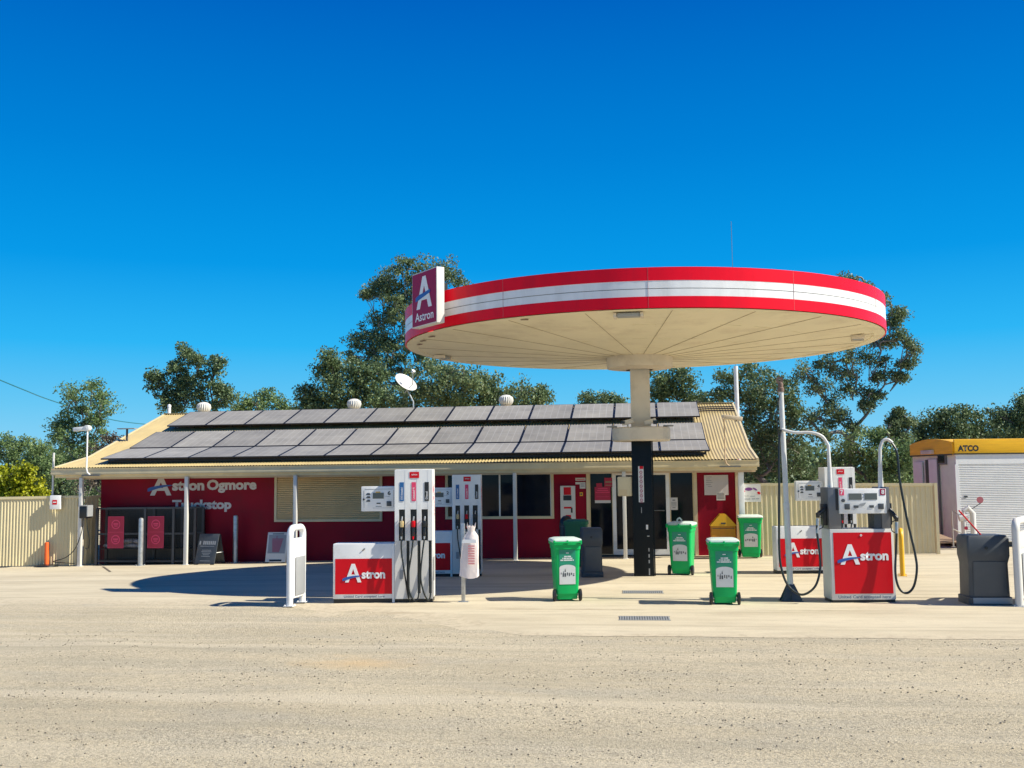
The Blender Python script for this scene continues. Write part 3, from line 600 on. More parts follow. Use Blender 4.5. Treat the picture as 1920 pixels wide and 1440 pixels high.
# meter box & mast on left fence
p=atY(104,955,27.78); t=thing('meter_box','white box with a red label on the left fence below a thin pole','meter box',(p.x,27.82,p.z),R(11))
MB().box(-.15,.15,-.12,0,0,.40,.02).build('box_body',M['white'],t); flat('red_label',-.07,.06,.14,.27,-.121,M['red'],t); flat('label_print',-.05,.04,.19,.22,-.126,M['text'],t,.002)
p=atY(96,928,27.86); MBp=MB().tube([(p.x,27.93,1.2),(p.x,27.93,atY(97,849,27.93).z)],.03).build('fence_pole',M['pole'],None); tag(MBp,'thin pale metal pole rising above the left fence','pole')
p=atY(155,972,27.6); t=thing('air_hose_box','dark box with a hanging hose on the left corner post','air hose box',(p.x,27.78,p.z))
MB().box(-.1,.12,-.2,.1,0,.34,.02).build('casing',M['black'],t); MB().box(-.1,.13,-.215,.1,.34,.37,.01).box(.125,.15,-.2,.1,.05,.37).build('hood',M['lgrey'],t)
MB().tube(bez([(-.06,-.05,0),(-.10,-.05,-.4),(-.25,-.1,-.85),(-.5,-.15,-1.1),(-.9,-.1,-1.22),(-.6,-.15,-1.25),(-.2,-.2,-1.27)]),.012,6).tube(bez([(.05,-.05,0),(.08,-.05,-.3),(.16,-.08,-.6),(.12,-.05,-.85),(.02,-.02,-.85)]),.012,6).build('hose',M['rubber'],t)
# orange bollard
p=G(87,1064); t=thing('safety_bollard','orange plastic bollard on a black rubber base by the left fence','bollard',p+Vector((0,0,.022)))
MB().lathe([(0,0),(.32,0),(.31,.04),(.2,.06),(.07,.07),(0,.07)],24).build('rubber_base',M['black'],t)
MB().lathe([(.065,.07),(.065,.66),(.06,.69),(0,.70)],20).build('post',M['orange'],t)
# galvanised bollards
for i,(px_,by,ty,lb) in enumerate(((263,1062,969,'galvanised round bollard in front of the red-postered cage'),(441,1057,965,'galvanised round bollard between the two sandwich boards'))):
    p=G(px_,by); h=(by-ty)/1920*p.y
    t=thing('steel_bollard',lb,'bollard',p+Vector((0,0,.022)),0,'galvanised bollards before the verandah')
    MB().lathe([(.07,0),(.07,h-.06),(.06,h-.02),(.02,h),(0,h)],20).build('bollard_pipe',M['galv'],t)
    q=MB().lathe([(0,0),(.15,0),(.15,.012),(0,.012)],20)
    for k in range(4): a=math.pi/4+k*math.pi/2; q.lathe([(.015,.012),(.015,.035),(0,.035)],6,(.12*math.cos(a),.12*math.sin(a),0))
    q.build('base_flange',M['galv'],t)
# gas bottle cage
p0=atY(182,1058,28.25);p1=atY(372,1058,28.25); z=gz(p0.x,28.2)+.02; Wc=p1.x-p0.x; zt=atY(280,953,28.25).z-z
t=thing('gas_bottle_cage','dark mesh storage cage with red posters under the wall lettering','cage',(p0.x,28.2,z))
q=MB(); f_=.035
for x in (0,Wc*.48,Wc*.76,Wc*.97): 
    for y in (0,.55): q.box(x-f_,x+f_,y-f_,y+f_,0,zt)
for zz in (.12,.55*zt,zt): q.box(0,Wc*.97,-.02,.02,zz-.025,zz+.025).box(0,Wc*.97,.53,.57,zz-.025,zz+.025)
q.build('cage_frame',mat('cage_grey',(.075,.075,.08),.5,metal=.3),t)
q=MB()
for k in range(62): x=Wc*.97*k/62; q.box(x,x+.006,-.024,-.018,.1,zt)
for k in range(26): zz=.12+(zt-.12)*k/26; q.box(0,Wc*.97,-.026,-.022,zz,zz+.006)
q.build('wire_mesh',M['black'],t,False)
MB().box(0,Wc*.97,.572,.58,0,zt).box(0,Wc*.97,.02,.53,.10,.13).box(.0,Wc*.97,.02,.53,.28*zt,.29*zt).build('back_and_shelf',M['black'],t)
for k in range(2):
    x0=Wc*(.115 if k==0 else .51); 
    o=flat('cage_poster',x0,x0+.49,zt*.28+.04,zt*.86,-.03,M['palered'],t,.006)
    zl=zt*.28+.04; Hh=zt*.86-zl
    for j in range(2):
        zc=zl+Hh*(.27+.48*j); MB().lathe([(.105,-.001),(.135,-.001),(.135,.002),(.105,.002),(.105,-.001)],28,Mx=Matrix.Translation((x0+.245,-.039,zc))@Matrix.Rotation(R(90),4,'X')).box(x0+.17,x0+.32,-.04,-.037,zc-.01,zc+.035).box(x0+.19,x0+.30,-.04,-.037,zc-.06,zc-.03).build('poster_ring',M['pink'],o)
    MB().box(x0+.01,x0+.48,-.039,-.037,zl+Hh*.5,zl+Hh*.51).box(x0,x0+.49,-.039,-.037,zl,zl+.012).box(x0,x0+.49,-.039,-.037,zl+Hh-.012,zl+Hh).box(x0,x0+.008,-.039,-.037,zl+.012,zl+Hh-.012).box(x0+.482,x0+.49,-.039,-.037,zl+.012,zl+Hh-.012).build('poster_border',M['pink'],o)
for k in range(7):
    b=MB(); 
    b.lathe([(0,0),(.18,.0),(.24,.05),(.22,.11),(.1,.14),(0,.14)],12,Mx=Matrix.Diagonal((1.25,.8,1,1))); sx=.35+ (k%4)*.38; sz=.29*zt+.01+(.135 if k>3 else 0)
    o=b.build('firewood_bag',M['sack'],None); o.location=(p0.x+sx+(.15 if k>3 else 0),28.2+.28,z+sz); o.rotation_euler=(0,0,.2*k); tag(o,['grey bag at the left end of the lower cage row','grey bag second from left in the lower cage row','grey bag third from left in the lower cage row','grey bag fourth from left in the lower cage row','grey bag at the left of the upper cage row','grey bag in the middle of the upper cage row','grey bag at the right of the upper cage row'][k],'bag','grey bags piled in the cage')
# sandwich boards
def aboard(px0,px1,by,ty,Y,label,white):
    a=atY(px0,by,Y); b=atY(px1,by,Y); W=(b.x-a.x)/2; cx=(a.x+b.x)/2; z=gz(cx,Y)+.022; H=atY(px0,ty,Y).z-z
    t=thing('sandwich_board',label,'sandwich board',(cx,Y,z),R(-12 if not white else 0)); th=math.atan(.24/H)
    mt=M['offwhite'] if white else M['dgrey']
    for s in (-1,1):
        Mx=Matrix.Translation((0,s*.26,0))@Matrix.Rotation(s*th,4,'X')
        o=MB().box(-W,W,-.012,.012,.03,H*1.02,.008,Mx).build('board_leg' if s>0 else 'board_face',mt,t)
        if s<0:
            if white:
                MB().box(-W*.85,W*.85,-.016,-.013,H*.32,H*.93,0,Mx).build('poster_panel',M['lgrey'],t)
                MB().add([Mx@Vector(v) for v in ((-W*.38,-.02,H*.36),(W*.3,-.02,H*.36),(W*.55,-.02,H*.76),(-W*.5,-.02,H*.76))],[(0,1,2,3)]).box(-W*.5,W*.6,-.021,-.017,H*.77,H*.81,0,Mx).box(-W*.1,-W*.02,-.021,-.017,H*.81,H*.9,0,Mx).build('drink_picture',mat('drink_print',(.33,.13,.17),.5),t)
                MB().box(-W*.6,W*.6,-.016,-.013,H*.06,H*.12,0,Mx).box(-W*.5,W*.6,-.016,-.0135,H*.95,H*.975,0,Mx).build('hand_slot',M['black'],t)
            else:
                q=MB()
                for k in range(9):
                    if k==1: continue
                    q.box(-W*.85+k*W*.19,-W*.72+k*W*.19,-.016,-.013,H*.66,H*.78,0,Mx)
                for zf,wf in ((.60,.7),(.47,.45),(.42,.5),(.37,.42),(.32,.3),(.27,.45),(.12,.5)): q.box(-W*wf,W*wf,-.0155,-.013,H*zf,H*zf+.014,0,Mx)
                q.build('printed_lines',M['lgrey'],t)
    MB().box(W-.01,W+.004,-.16,.16,H*.38,H*.40).build('spacer_bar',M['white'],t)
    q=MB()
    for x in (-W+.06,W-.06):
        for y in (-.27,.27): q.box(x-.05,x+.05,y-.03,y+.03,0,.035)
    q.build('rubber_feet',M['black'],t)
aboard(373,414,1060,1000,28.05,'black sandwich board with white print before the red wall',False)
aboard(503,541,1056,997,28.35,'white sandwich board with a pink drink picture before the red wall',True)
# yellow box with gabled lid
p=G(1356,1040); Y=28.35; a=atY(1333,1000,Y);b=atY(1378,1000,Y); W=(b.x-a.x)/2; cx=(a.x+b.x)/2; z=gz(cx,Y)+.022; ze=atY(1356,986,Y).z-z; zr=atY(1356,964,Y).z-z
t=thing('collection_bin','amber box with a gabled lid standing at the right end of the wall','collection bin',(cx,Y,z))
MB().box(-W,W,-.22,.22,0,ze).build('bin_body',M['amber'],t)
MB().poly([(-W-.02,ze+.005),(W+.02,ze+.005),(W+.02,ze+.03),(W*.25,zr),(-W*.25,zr),(-W-.02,ze+.03)],-.25,.25).build('lid',M['yellow'],t,False)
MB().box(-W+.02,W-.02,-.226,-.2201,ze-.06,ze-.045).box(-.06,.06,-.256,-.2501,ze+.06,ze+.10).build('slot_and_badge',M['dgrey'],t)
# yellow hoop bollard
p=G(1684,1082); p2=G(1693,1082)
t=thing('yellow_guard_hoop','yellow steel hoop guard standing before the right fence','guard hoop',p2+Vector((0,0,.02)),R(78)); h=(1082-1001)/1920*p.y
MB().tube([(0,0,0),(0,0,h*.8)]+[(.18-.18*math.cos(R(a)),0,h*.8+.18*math.sin(R(a))) for a in range(15,181,15)]+[(.36,0,0)],.045,14).build('hoop_pipe',M['yellow'],t)
MB().box(-.08,.08,-.08,.08,0,.01).box(.28,.44,-.08,.08,0,.01).build('base_plate',M['yellow'],t)
# ================================================================ FUEL DISPENSERS
def nozzle(parent,x,y,z,mt,mtcap):
    o=MB().box(x-.022,x+.022,y-.05,y+.03,z-.17,z-.0,.012).box(x-.018,x+.018,y-.085,y-.05,z-.16,z-.03,.01).build('nozzle',M['black'],parent)
    MB().box(x-.030,x+.030,y-.065,y+.03,z-.01,z+.10,.018).build('nozzle_cover',mt,o)
    MB().tube([(x,y-.03,z+.06),(x+.004,y-.045,z+.12),(x+.008,y-.02,z+.17)],[.017,.014,.012],10).build('spout',M['galv'],o)
    MB().tube([(x,y-.05,z-.1),(x-.003,y-.06,z-.21)],[.02,.014],10).build('swivel',mtcap,o)
    return o
def dispenser(num,label,loc,rz):
    t=thing('fuel_dispenser',label,'fuel dispenser',loc,rz,'white three-hose fuel dispensers')
    # tower
    HT=2.25; W=.64; D=.45
    q=MB().box(0,W,.02,D,.07,HT,.012); 
    # front columns between the holsters
    tower=q.build('tower',M['white'],t)
    q=MB(); hx=[(.07,.175),(.265,.375),(.455,.565)]; zf0,zf1=1.06,1.57
    edges=[0,.07,.175,.265,.375,.455,.565,W]
    for a,b in ((0,.07),(.175,.265),(.375,.455),(.565,W)): q.box(a,b,-.05,.0195,1.045,HT-.01)
    for a,b in hx: q.box(a+.0005,b-.0005,-.048,.0195,zf1,HT-.012)
    q.build('front_panel',M['white'],t)
    q=MB(); sx=[(.199,.25),(.384,.437),(.575,.625)]
    for a,b in ((.001,.199),(.25,.384),(.437,.575),(.625,W-.001)): q.box(a,b,-.046,.0195,.07,1.044)
    for a,b in sx: q.box(a+.0005,b-.0005,-.044,.0195,.07,.16)
    q.build('lower_panel',M['offwhite'],t)
    for a,b in hx: MB().box(a,b,.004,.019,1.0,zf1).build('holster',M['black'],t)
    for a,b in sx: MB().box(a,b,-.02,.018,.16,1.03).build('hose_slot',M['black'],t)
    flat('brand_plate',.255,.417,2.1,2.205,-.051,M['red'],t,.004); text('plate_print','ASTRON',.285,.385,2.145,2.17,-.056,M['text'],t,.01)
    for (a,mt,w_) in ((.12,M['lblue'],'E10 Unleaded'),(.325,M['pink'],'Unleaded 91'),(.545,M['black'],'Diesel')):
        o=flat('grade_label',a-.036,a+.038,1.71,2.03,-.0512,mt,t,.003)
        Mx=Matrix.Translation((a,0,1.87))@Matrix.Rotation(R(-90),4,'Y')@Matrix.Translation((-a,0,-1.87))
        text('label_print',w_,a-.13,a+(.07 if len(w_)>7 else .0),1.852,1.888,-.056,M['text'],o,.01,Mx)
    capm=[M['amber'],M['red'],M['black']]
    for (a,b),cm,bm_ in zip(hx,[M['galv'],M['red'],M['galv']],[mat('nozzle_cover',(.55,.42,.2),.4,var=.3,vs=40),M['red'],M['black']]):
        x=(a+b)/2; nozzle(t,x,-.055,1.28,bm_,cm)
        MB().box(x-.04,x+.04,-.02,.0035,.97,1.2,.01).build('holster_boot',M['black'],t)
    for hp in ([(.12,-.115,1.07),(.125,-.13,.85),(.185,-.14,.45),(.232,-.13,.14),(.262,-.10,.05),(.245,-.06,.14),(.225,-.035,.5),(.225,-.03,.95)],
               [(.32,-.115,1.07),(.29,-.14,.8),(.24,-.16,.45),(.26,-.15,.2),(.335,-.12,.055),(.405,-.09,.12),(.41,-.04,.5),(.41,-.03,.95)],
               [(.51,-.115,1.07),(.475,-.14,.8),(.45,-.16,.45),(.495,-.15,.2),(.565,-.12,.06),(.605,-.09,.14),(.60,-.04,.6),(.60,-.03,.95)]):
        MB().tube(bez(hp,8),.014,8).build('hose',M['rubber'],t)
    MB().box(-1.05,W-.01,.03,D-.03,.0,.068).build('plinth',M['black'],t)
    # pink print up the side
    MxS=Matrix.Translation((W,0,0))@Matrix.Rotation(R(90),4,'Z')
    def side(nm,a,b,c,d,mt_,o=.001): return MB().box(a,b,-o-.002,-o,c,d,0,MxS).build(nm,mt_,tower)
    Mv=MxS@Matrix.Translation((.12,0,1.9))@Matrix.Rotation(R(90),4,'Y')@Matrix.Translation((-.12,0,-1.9))
    side('side_stripe',.06,.075,1.62,2.18,M['pink']); side('side_stripe',.12,.17,1.85,1.95,M['pink']); side('side_stripe',.13,.16,1.72,1.79,M['pink']); [side('side_print',.25,.29,1.45+.07*k,1.50+.07*k,M['pink'],.001) for k in range(8)]
    side('side_vent',.12,.3,.35,.75,M['lgrey'])
    flat('vent_plate',.08,.145,.40,.55,-.0515,M['lgrey'],t,.002)
    # side cabinet with sign
    cab=MB().box(-1.06,-.004,0,.4,.07,1.0,.02).build('cabinet',M['white'],t)
    flat('red_panel',-1.02,-.035,.15,.745,-.001,M['red'],cab,.004)
    logo(-.88,-.17,.35,.66,-.006,cab); text('card_lettering','United Card accepted here',-.87,-.18,.078,.132,-.001,M['navytext'],cab,.01)
    MB().box(-.57,-.51,-.012,-.001,.885,.905,.0,Matrix.Translation((-.54,0,.9))@Matrix.Rotation(R(-40),4,'Y')@Matrix.Translation((.54,0,-.9))).build('key_lock',M['grey'],cab)
    MB().box(-.05,-.006,-.02,-.001,.0,1.0,.004).build('corner_trim',M['white'],cab)
    # number panel
    pn=MB().box(-.59,-.004,.06,.22,1.54,1.965,.015).build('display_panel',M['white'],t); y=.059
    q=MB(); 
    q.box(-.525,-.05,y-.002,y-.0003,1.915,1.919).box(-.39,-.05,y-.002,y-.0003,1.595,1.598).box(-.543,-.539,y-.002,y-.0003,1.60,1.895).box(-.037,-.033,y-.002,y-.0003,1.61,1.90); q.build('panel_outline',M['dgrey'],pn)
    flat('screen',-.39,-.20,1.755,1.855,y,M['lcd'],pn,.004); flat('yellow_strip',-.34,-.26,1.858,1.875,y,M['yellow'],pn,.002)
    text('pump_number',num,-.135,-.082,1.815,1.885,y,M['black'],pn,.03); text('unit_print','LITRES',-.18,-.10,1.785,1.797,y,M['dgrey'],pn,.0)
    q=MB(); 
    for zz in (1.82,1.765,1.705): q.box(-.50,-.435,y-.003,y-.0003,zz,zz+.018).box(-.49,-.44,y-.003,y-.0003,zz+.022,zz+.032)
    q.box(-.325,-.255,y-.003,y-.0003,1.665,1.685).box(-.34,-.24,y-.002,y-.0003,1.62,1.627); q.build('button_print',M['black'],pn)
    flat('card_reader',-.15,-.07,1.625,1.71,y,M['dgrey'],pn,.012,.003); MB().lathe([(0,0),(.02,0),(.02,.02),(0,.02)],4,Mx=Matrix.Translation((-.543,y,1.745))@Matrix.Rotation(R(90),4,'X')).build('lock_knob',M['black'],pn)
    return t
P6=G(741,1132); P2=G(849,1083); P4=G(1552,1077)
dispenser('6','white fuel dispenser number 6 with the sunlit red sign, nearest at left',P6+Vector((0,0,.015)),R(6.5))
dispenser('2','shaded white fuel dispenser number 2 behind dispenser 6',P2+Vector((0,.0,.015)),R(6))
dispenser('4','white fuel dispenser number 4 behind the two-gooseneck dispenser',P4+Vector((0,0,.015)),R(6))
# dispenser 7/8
p=G(1561,1133); t=thing('diesel_dispenser','white and grey dispenser 7 and 8 with two gooseneck hose arms','fuel dispenser',p+Vector((0,0,.015)),R(6))
W=1.03;D=.5
MB().box(.01,W-.01,.02,D-.02,0,.05).build('plinth',M['black'],t)
cab=MB().box(0,W,0,D,.05,1.19,.012).build('cabinet',M['offwhite'],t)
flat('red_panel',.05,W-.04,.15,1.135,-.001,M['red'],cab,.004); logo(.12,.93,.62,.945,-.006,cab); text('card_lettering','United Card accepted here',.10,.95,.062,.125,-.001,M['navytext'],cab,.012)
MB().lathe([(.008,0),(.018,0),(.018,.006),(.008,.006)],10,Mx=Matrix.Translation((.5,-.008,1.09))@Matrix.Rotation(R(90),4,'X')).build('panel_lock',M['white'],cab)
for i,(a,b) in enumerate(((0,.2),(.86,1.0))):
    c=MB().box(a,b,.02,D-.03,1.192,1.87,.01).build('side_column',M['grey'],t)
    flat('column_strip',(.12 if i==0 else .88),(.165 if i==0 else .925),1.5,1.85,.019,M['black'],c,.006)
MB().box(.2,.23,.1,.4,1.192,1.4).build('inner_bracket',M['dgrey'],t); MB().box(.74,.86,.04,.35,1.192,1.45).build('inner_cover',M['dgrey'],t)
hd=MB().box(.165,.93,-.03,.3,1.44,1.845,.012).build('display_head',M['white'],t); y=-.031
flat('screen',.32,.53,1.665,1.77,y,M['lcd'],hd); flat('screen',.575,.78,1.665,1.77,y,M['lcd'],hd)
flat('number_plate',.17,.245,1.74,1.84,y,M['pink'],hd); text('pump_number','7',.185,.23,1.755,1.825,y-.004,M['text'],hd,.03)
flat('number_plate',.83,.915,1.74,1.84,y,M['maroon'],hd); text('pump_number','8',.85,.9,1.755,1.825,y-.004,M['text'],hd,.03)
q=MB(); 
for a,b in ((.245,.33),(.79,.88)): q.box(a,b,y-.014,y,1.51,1.60,.004)
for a,b in ((.395,.47),(.65,.72)): q.box(a,b,y-.008,y,1.535,1.575)
q.lathe([(0,0),(.028,0),(.028,.02),(0,.02)],14,Mx=Matrix.Translation((.225,y,1.655))@Matrix.Rotation(R(90),4,'X')).box(.547,.557,y-.003,y,1.75,1.765).box(.547,.557,y-.003,y,1.70,1.715); q.build('keypad',M['dgrey'],hd)
MB().poly([(.38,1.5),(.5,1.6),(.6,1.62),(.56,1.57),(.48,1.555)],y-.006,y-.003).build('torn_sticker',M['lgrey'],hd,False)
# goosenecks and hoses, ends in world coordinates taken into the dispenser frame
inv=(Matrix.Translation(t.location)@Matrix.Rotation(R(6),4,'Z')).inverted()
def loc(x,y,Y): return inv@atY(x,y,Y)
Yp=17.55
lp=loc(1557,925,Yp); lt=loc(1553,835,Yp)
MB().tube([lp+Vector((0,0,-.05)),lp+Vector((-.0,0,.35)),lt]+bez([lt,loc(1541,818,Yp),loc(1520,811,Yp),loc(1490,811,Yp),loc(1466,805,17.58)],5)[1:],[.05,.035]+[.026]*21,12).build('gooseneck_pipe',M['pole'],t)
rp=loc(1652,925,Yp); rt=loc(1650,840,Yp)
MB().tube([rp+Vector((0,0,-.05)),rp+Vector((-.0,0,.35)),rt]+bez([rt,loc(1655,827,Yp),loc(1664,824,Yp),loc(1673,830,Yp)],5)[1:],[.05,.035]+[.026]*16,12).build('gooseneck_pipe',M['pole'],t)
MB().tube(bez([loc(1465,806,17.5),loc(1461,830,17.45),loc(1461,920,17.4),loc(1461,1020,17.35),loc(1465,1065,17.3),loc(1478,1098,17.25),loc(1503,1115,17.2),loc(1528,1100,17.25),loc(1538,1065,17.3),loc(1536,1030,17.35),loc(1532,1000,17.4),loc(1532,985,17.4)],8),.019,10).build('hose',M['rubber'],t)
MB().tube(bez([loc(1671,829,Yp),loc(1682,850,17.5),loc(1687,900,17.45),loc(1700,970,17.4),loc(1716,1040,17.35),loc(1719,1070,17.3),loc(1713,1100,17.3),loc(1700,1112,17.3),loc(1686,1103,17.3),loc(1679,1075,17.35),loc(1680,1030,17.4),loc(1681,1000,17.4)],8),.019,10).build('hose',M['rubber'],t)
for s,a,b,c in ((-1,(1532,1000),(1533,965),(1550,950)),(1,(1681,1000),(1681,972),(1668,955))):
    A,B,C_=loc(*a,17.4),loc(*b,17.42),loc(*c,17.5)
    o=MB().tube([B+Vector((0,0,-.05)),B,C_],[.025,.038,.03],10).build('nozzle',M['black'],t)
    MB().tube([A,B+Vector((0,0,-.06))],[.022,.028],10).build('nozzle_grip',M['galv'],o)
    MB().tube(bez([B+Vector((0,0,-.02)),B+Vector((-s*.09,0,-.08)),B+Vector((-s*.08,0,-.2)),B+Vector((0,0,-.24))],5),.008,6).build('trigger_guard',M['black'],o)
MB().box(-.06,-.001,.1,.3,1.25,1.6,.01).build('nozzle_boot',M['black'],t); MB().box(W-.03+.001,W+.03,.1,.3,1.25,1.6,.01).build('nozzle_boot',M['black'],t)
# hose mast
p=G(1483,1129); t=thing('hose_mast','tall white steel hose mast with a dark flared foot and rusty swivel top','hose mast',p+Vector((0,0,.02)))
zt=atY(1466,737,p.y).z-p.z
MB().tube([(0,0,.2),(-.02,0,1.6)],.05,16).tube([(-.02,0,1.6),(-.045,0,zt)],.043,16).lathe([(.055,0),(.055,.03),(.05,.03)],16,(-.02,0,1.58)).build('mast_pole',M['pole'],t)
q=MB()
for k in range(4):
    a=math.pi/4*0+k*math.pi/2; c,s=math.cos(a),math.sin(a); n=Vector((-s,c,0))*.006
    pts=[Vector((c*r_,s*r_,z_)) for r_,z_ in ((.04,.0),(.18,0),(.18,.03),(.062,.28),(.04,.28))]
    q.loft([[pp-n for pp in pts],[pp+n for pp in pts]])
q.box(-.18,.18,-.18,.18,0,.012); q.loft([[Vector((x,y_,0.0)) for x,y_ in ((-.165,-.15),(.165,-.15),(.165,.15),(-.165,.15))],[Vector((x,y_,.27)) for x,y_ in ((-.055,-.055),(.055,-.055),(.055,.055),(-.055,.055))]])
q.build('flared_foot',M['dgrey'],t,False)
MB().lathe([(.05,0),(.055,.0),(.055,.06),(.04,.08),(.045,.13),(.03,.16),(0,.17)],14,(-.045,0,zt)).lathe([(.02,-.02),(.06,-.02),(.06,.02),(.02,.02),(.02,-.02)],14,Mx=Matrix.Translation((-.06,0,zt+.2))@Matrix.Rotation(R(90),4,'X')).build('swivel_top',M['rust'],t)
MB().tube(bez([(-.06,-.03,zt-.02),(-.12,-.03,zt-.3),(-.11,-.03,zt-.8),(-.09,-.03,zt-.9)],6),.008,6).build('balance_cable',M['black'],t)
# ---- hoop guards with sheet panel
def guard(near,far,ytop,label,mt,bar=.045,pmt=None):
    a=G(*near); b=G(*far); d=(b-a); d.z=0; Ld=d.length; ang=math.atan2(d.y,d.x); t=thing('pump_guard',label,'pump guard',(a.x,a.y,a.z+.02),ang,'hoop guards at the ends of the pump row')
    h=(near[1]-ytop)/1920*a.y*1.0; r_=.13
    pts=[(0,0,0),(0,0,h-r_)]+[(r_-r_*math.cos(R(k)),0,h-r_+r_*math.sin(R(k))) for k in range(20,91,17)]+[(Ld-r_+r_*math.sin(R(k)),0,h-r_+r_*math.cos(R(k))) for k in range(5,91,17)]+[(Ld,0,0)]
    MB().tube(pts,bar,14).build('hoop_pipe',mt,t)
    MB().box(bar*.5,Ld-bar*.5,-.045,.045,.12,h-.27,.01).box(bar*.8,Ld-bar*.8,-.055,.055,h-.42,h-.18,.01).build('infill_panel',pmt or mt,t)
    MB().box(bar+.06,Ld-bar*.6,-.062,-.0555,.16,h*.62,.004).build('lower_panel',M['lgrey'],t)
    q=MB()
    for x in (0,Ld): q.box(x-.08,x+.08,-.08,.08,0,.012); [q.lathe([(.012,0),(.012,.03),(0,.03)],6,(x+i*.06,j*.06,0)) for i in (-1,1) for j in (-1,1)]
    q.build('base_plate',mt,t); return t
guard((543,1139),(567,1132),991,'white hoop guard left of dispenser 6',M['white'],.055)
guard((1912,1140),(1935,1126),992,'grey-white hoop guard at the right edge beside the grey service bin',M['offwhite'],.06)
# ---- post with bag
p=G(869,1131); t=thing('steel_post','short galvanised square post standing right of dispenser 6','post',p+Vector((0,0,.02)))
h=(1131-985)/1920*p.y; MB().box(-.03,.03,-.03,.03,0,h,.003).build('square_tube',M['galv'],t); MB().box(-.09,.09,-.06,.06,0,.012).box(.03,.1,-.01,.01,h-.16,h-.14).build('bracket',M['galv'],t)
t2=thing('hanging_bag','pink and white printed bag tied over the galvanised post','bag',(p.x+.11,p.y-.10,p.z))
zt=h+.0; zb=h-.87; q=MB(); secs=[]
for z_,w_,dx in ((zb,.165,-.0),(zb+.25,.155,.02),(zb+.5,.14,.04),(zb+.66,.115,.05),(zb+.75,.05,.05),(zb+.79,.06,.05),(zb+.86,.075,.05)):
    lp=[]
    for k in range(20):
        a=2*math.pi*k/20; rr_=1+.10*math.sin(3*a+z_*5)+.06*math.sin(7*a); lp.append(Vector((dx+w_*rr_*math.cos(a),.07*rr_*math.sin(a)*(w_/.16),z_+.025*math.sin(2*a+1)+(.03*math.sin(4*a) if z_>h-.05 else 0))))
    secs.append(lp)
q.loft(secs,False).build('bag_film',M['bag'],t2)
def bagprint(nm,x0,x1,z0,z1,mt):
    q=MB(); n=8
    for k in range(n):
        a=z0+(z1-z0)*k/n; q.add([(x0,-.098,a),(x1,-.096,a),(x1,-.096,a+(z1-z0)/n*.6),(x0,-.098,a+(z1-z0)/n*.6)],[(0,1,2,3)])
    q.build(nm,mt,t2,False,False)
pk=mat('faded_bag_print',(.75,.30,.30),.6); bagprint('bag_print',.01,.12,zb+.22,zb+.55,pk); MB().add([(-.1,-.094,zb+.57),(.15,-.09,zb+.57),(.14,-.088,zb+.63),(-.08,-.092,zb+.63)],[(0,1,2,3)]).build('bag_print',M['text'],t2,False,False)
# ---- brown lump on cabinet top
p=atY(687,1020,20.0); o=MB().lathe([(0,-.1),(.12,-.06),(.14,.03),(.10,.09),(0,.11)],14,(0,0,.0)).build('straw_hat_top',M['tan'],None); bpy.data.objects.remove(o)
# ================================================================ CANOPY
CX,CY=-.02,22.5; cz=gz(0,22.5)
t=thing('filling_station_canopy','round white and red striped canopy on one central column','canopy',(CX,CY,0))
Rr=5.11; Zb=4.95; Zt=5.65
def band(nm,z0,z1,r,mt): return MB().lathe([(r-.03,z0),(r,z0),(r,z1),(r-.03,z1)],120).build(nm,mt,t)
band('red_band',Zb,Zb+.195,Rr,M['fred']); band('white_band',Zb+.195,Zb+.325,Rr-.004,M['fwhite']); band('white_band',Zb+.337,Zb+.47,Rr-.004,M['fwhite']); band('red_band',Zb+.47,Zt,Rr,M['fred']); band('groove',Zb+.325,Zb+.337,Rr-.02,M['grey'])
jm=mat('joint_shade',(.4,.2,.2),.6)
for k in range(0,12):
    q=MB(); a=R(30*k+2); q.box(Rr-.006,Rr+.001,-.0015,.0015,Zb,Zt,0,Matrix.Rotation(a,4,'Z')); q.build('fascia_joint',jm,t)
q=MB(); n=96
q.lathe([(Rr-.031,Zb-.012),(Rr-.25,Zb-.012),(Rr-.25,Zb-.0)],n); q.build('soffit_rim',M['soffit'],t)
q=MB()
q.lathe([(Rr-.25,Zb+.0),(.5,4.66)],24*4); q.build('soffit',M['soffit'],t)
q=MB()
for k in range(20):
    a=R(18*k+7); ca,sa=math.cos(a),math.sin(a)
    q.tube([(ca*.5,sa*.5,4.655),(ca*(Rr-.27),sa*(Rr-.27),Zb-.006)],.0045,4)
q.build('soffit_battens',mat('batten',(.34,.27,.18),.6),t)
for k,rr_ in enumerate((2.4,3.7)):
    q=MB(); rg_=random.Random(k+4)
    for j in range(26):
        if rg_.random()<.45: continue
        a0=2*math.pi*j/26+rg_.random()*.1; zz=4.66+(Zb-4.66)*(rr_-.5)/(Rr-.75)-.004
        q.tube([(math.cos(a0+.04*i)*rr_,math.sin(a0+.04*i)*rr_,zz) for i in range(4)],.004,4)
    q.build('soffit_lap',M['soffit'],t)
MB().lathe([(0,Zt-.05),(Rr-.05,Zt-.05)],64).build('roof_deck',M['capcream'],t)
MB().lathe([(0,4.72),(.70,4.70),(.72,4.66),(.71,4.44),(.3,4.40)],48).build('hub',M['capcream'],t)
q=MB().box(-.21,.21,-.21,.21,3.1,4.42,.02); q.build('upper_column',M['capcream'],t)
MB().box(-.015,.015,-.216,-.2101,3.1,4.4).build('column_seam',M['soffit'],t) if 0 else None
MB().lathe([(0,2.84),(.60,2.84),(.63,2.87),(.63,3.12),(.60,3.14),(0,3.14)],14).build('collar',M['capcream'],t)
MB().box(-.215,.215,-.215,.215,cz+.0,2.84,.012).box(.22,.245,-.15,.15,cz,2.84).build('lower_column',M['colblack'],t)
st=flat('prohibition_strip',-.08,.035,1.53,2.30,-.2165,M['sticker'],t,.003)
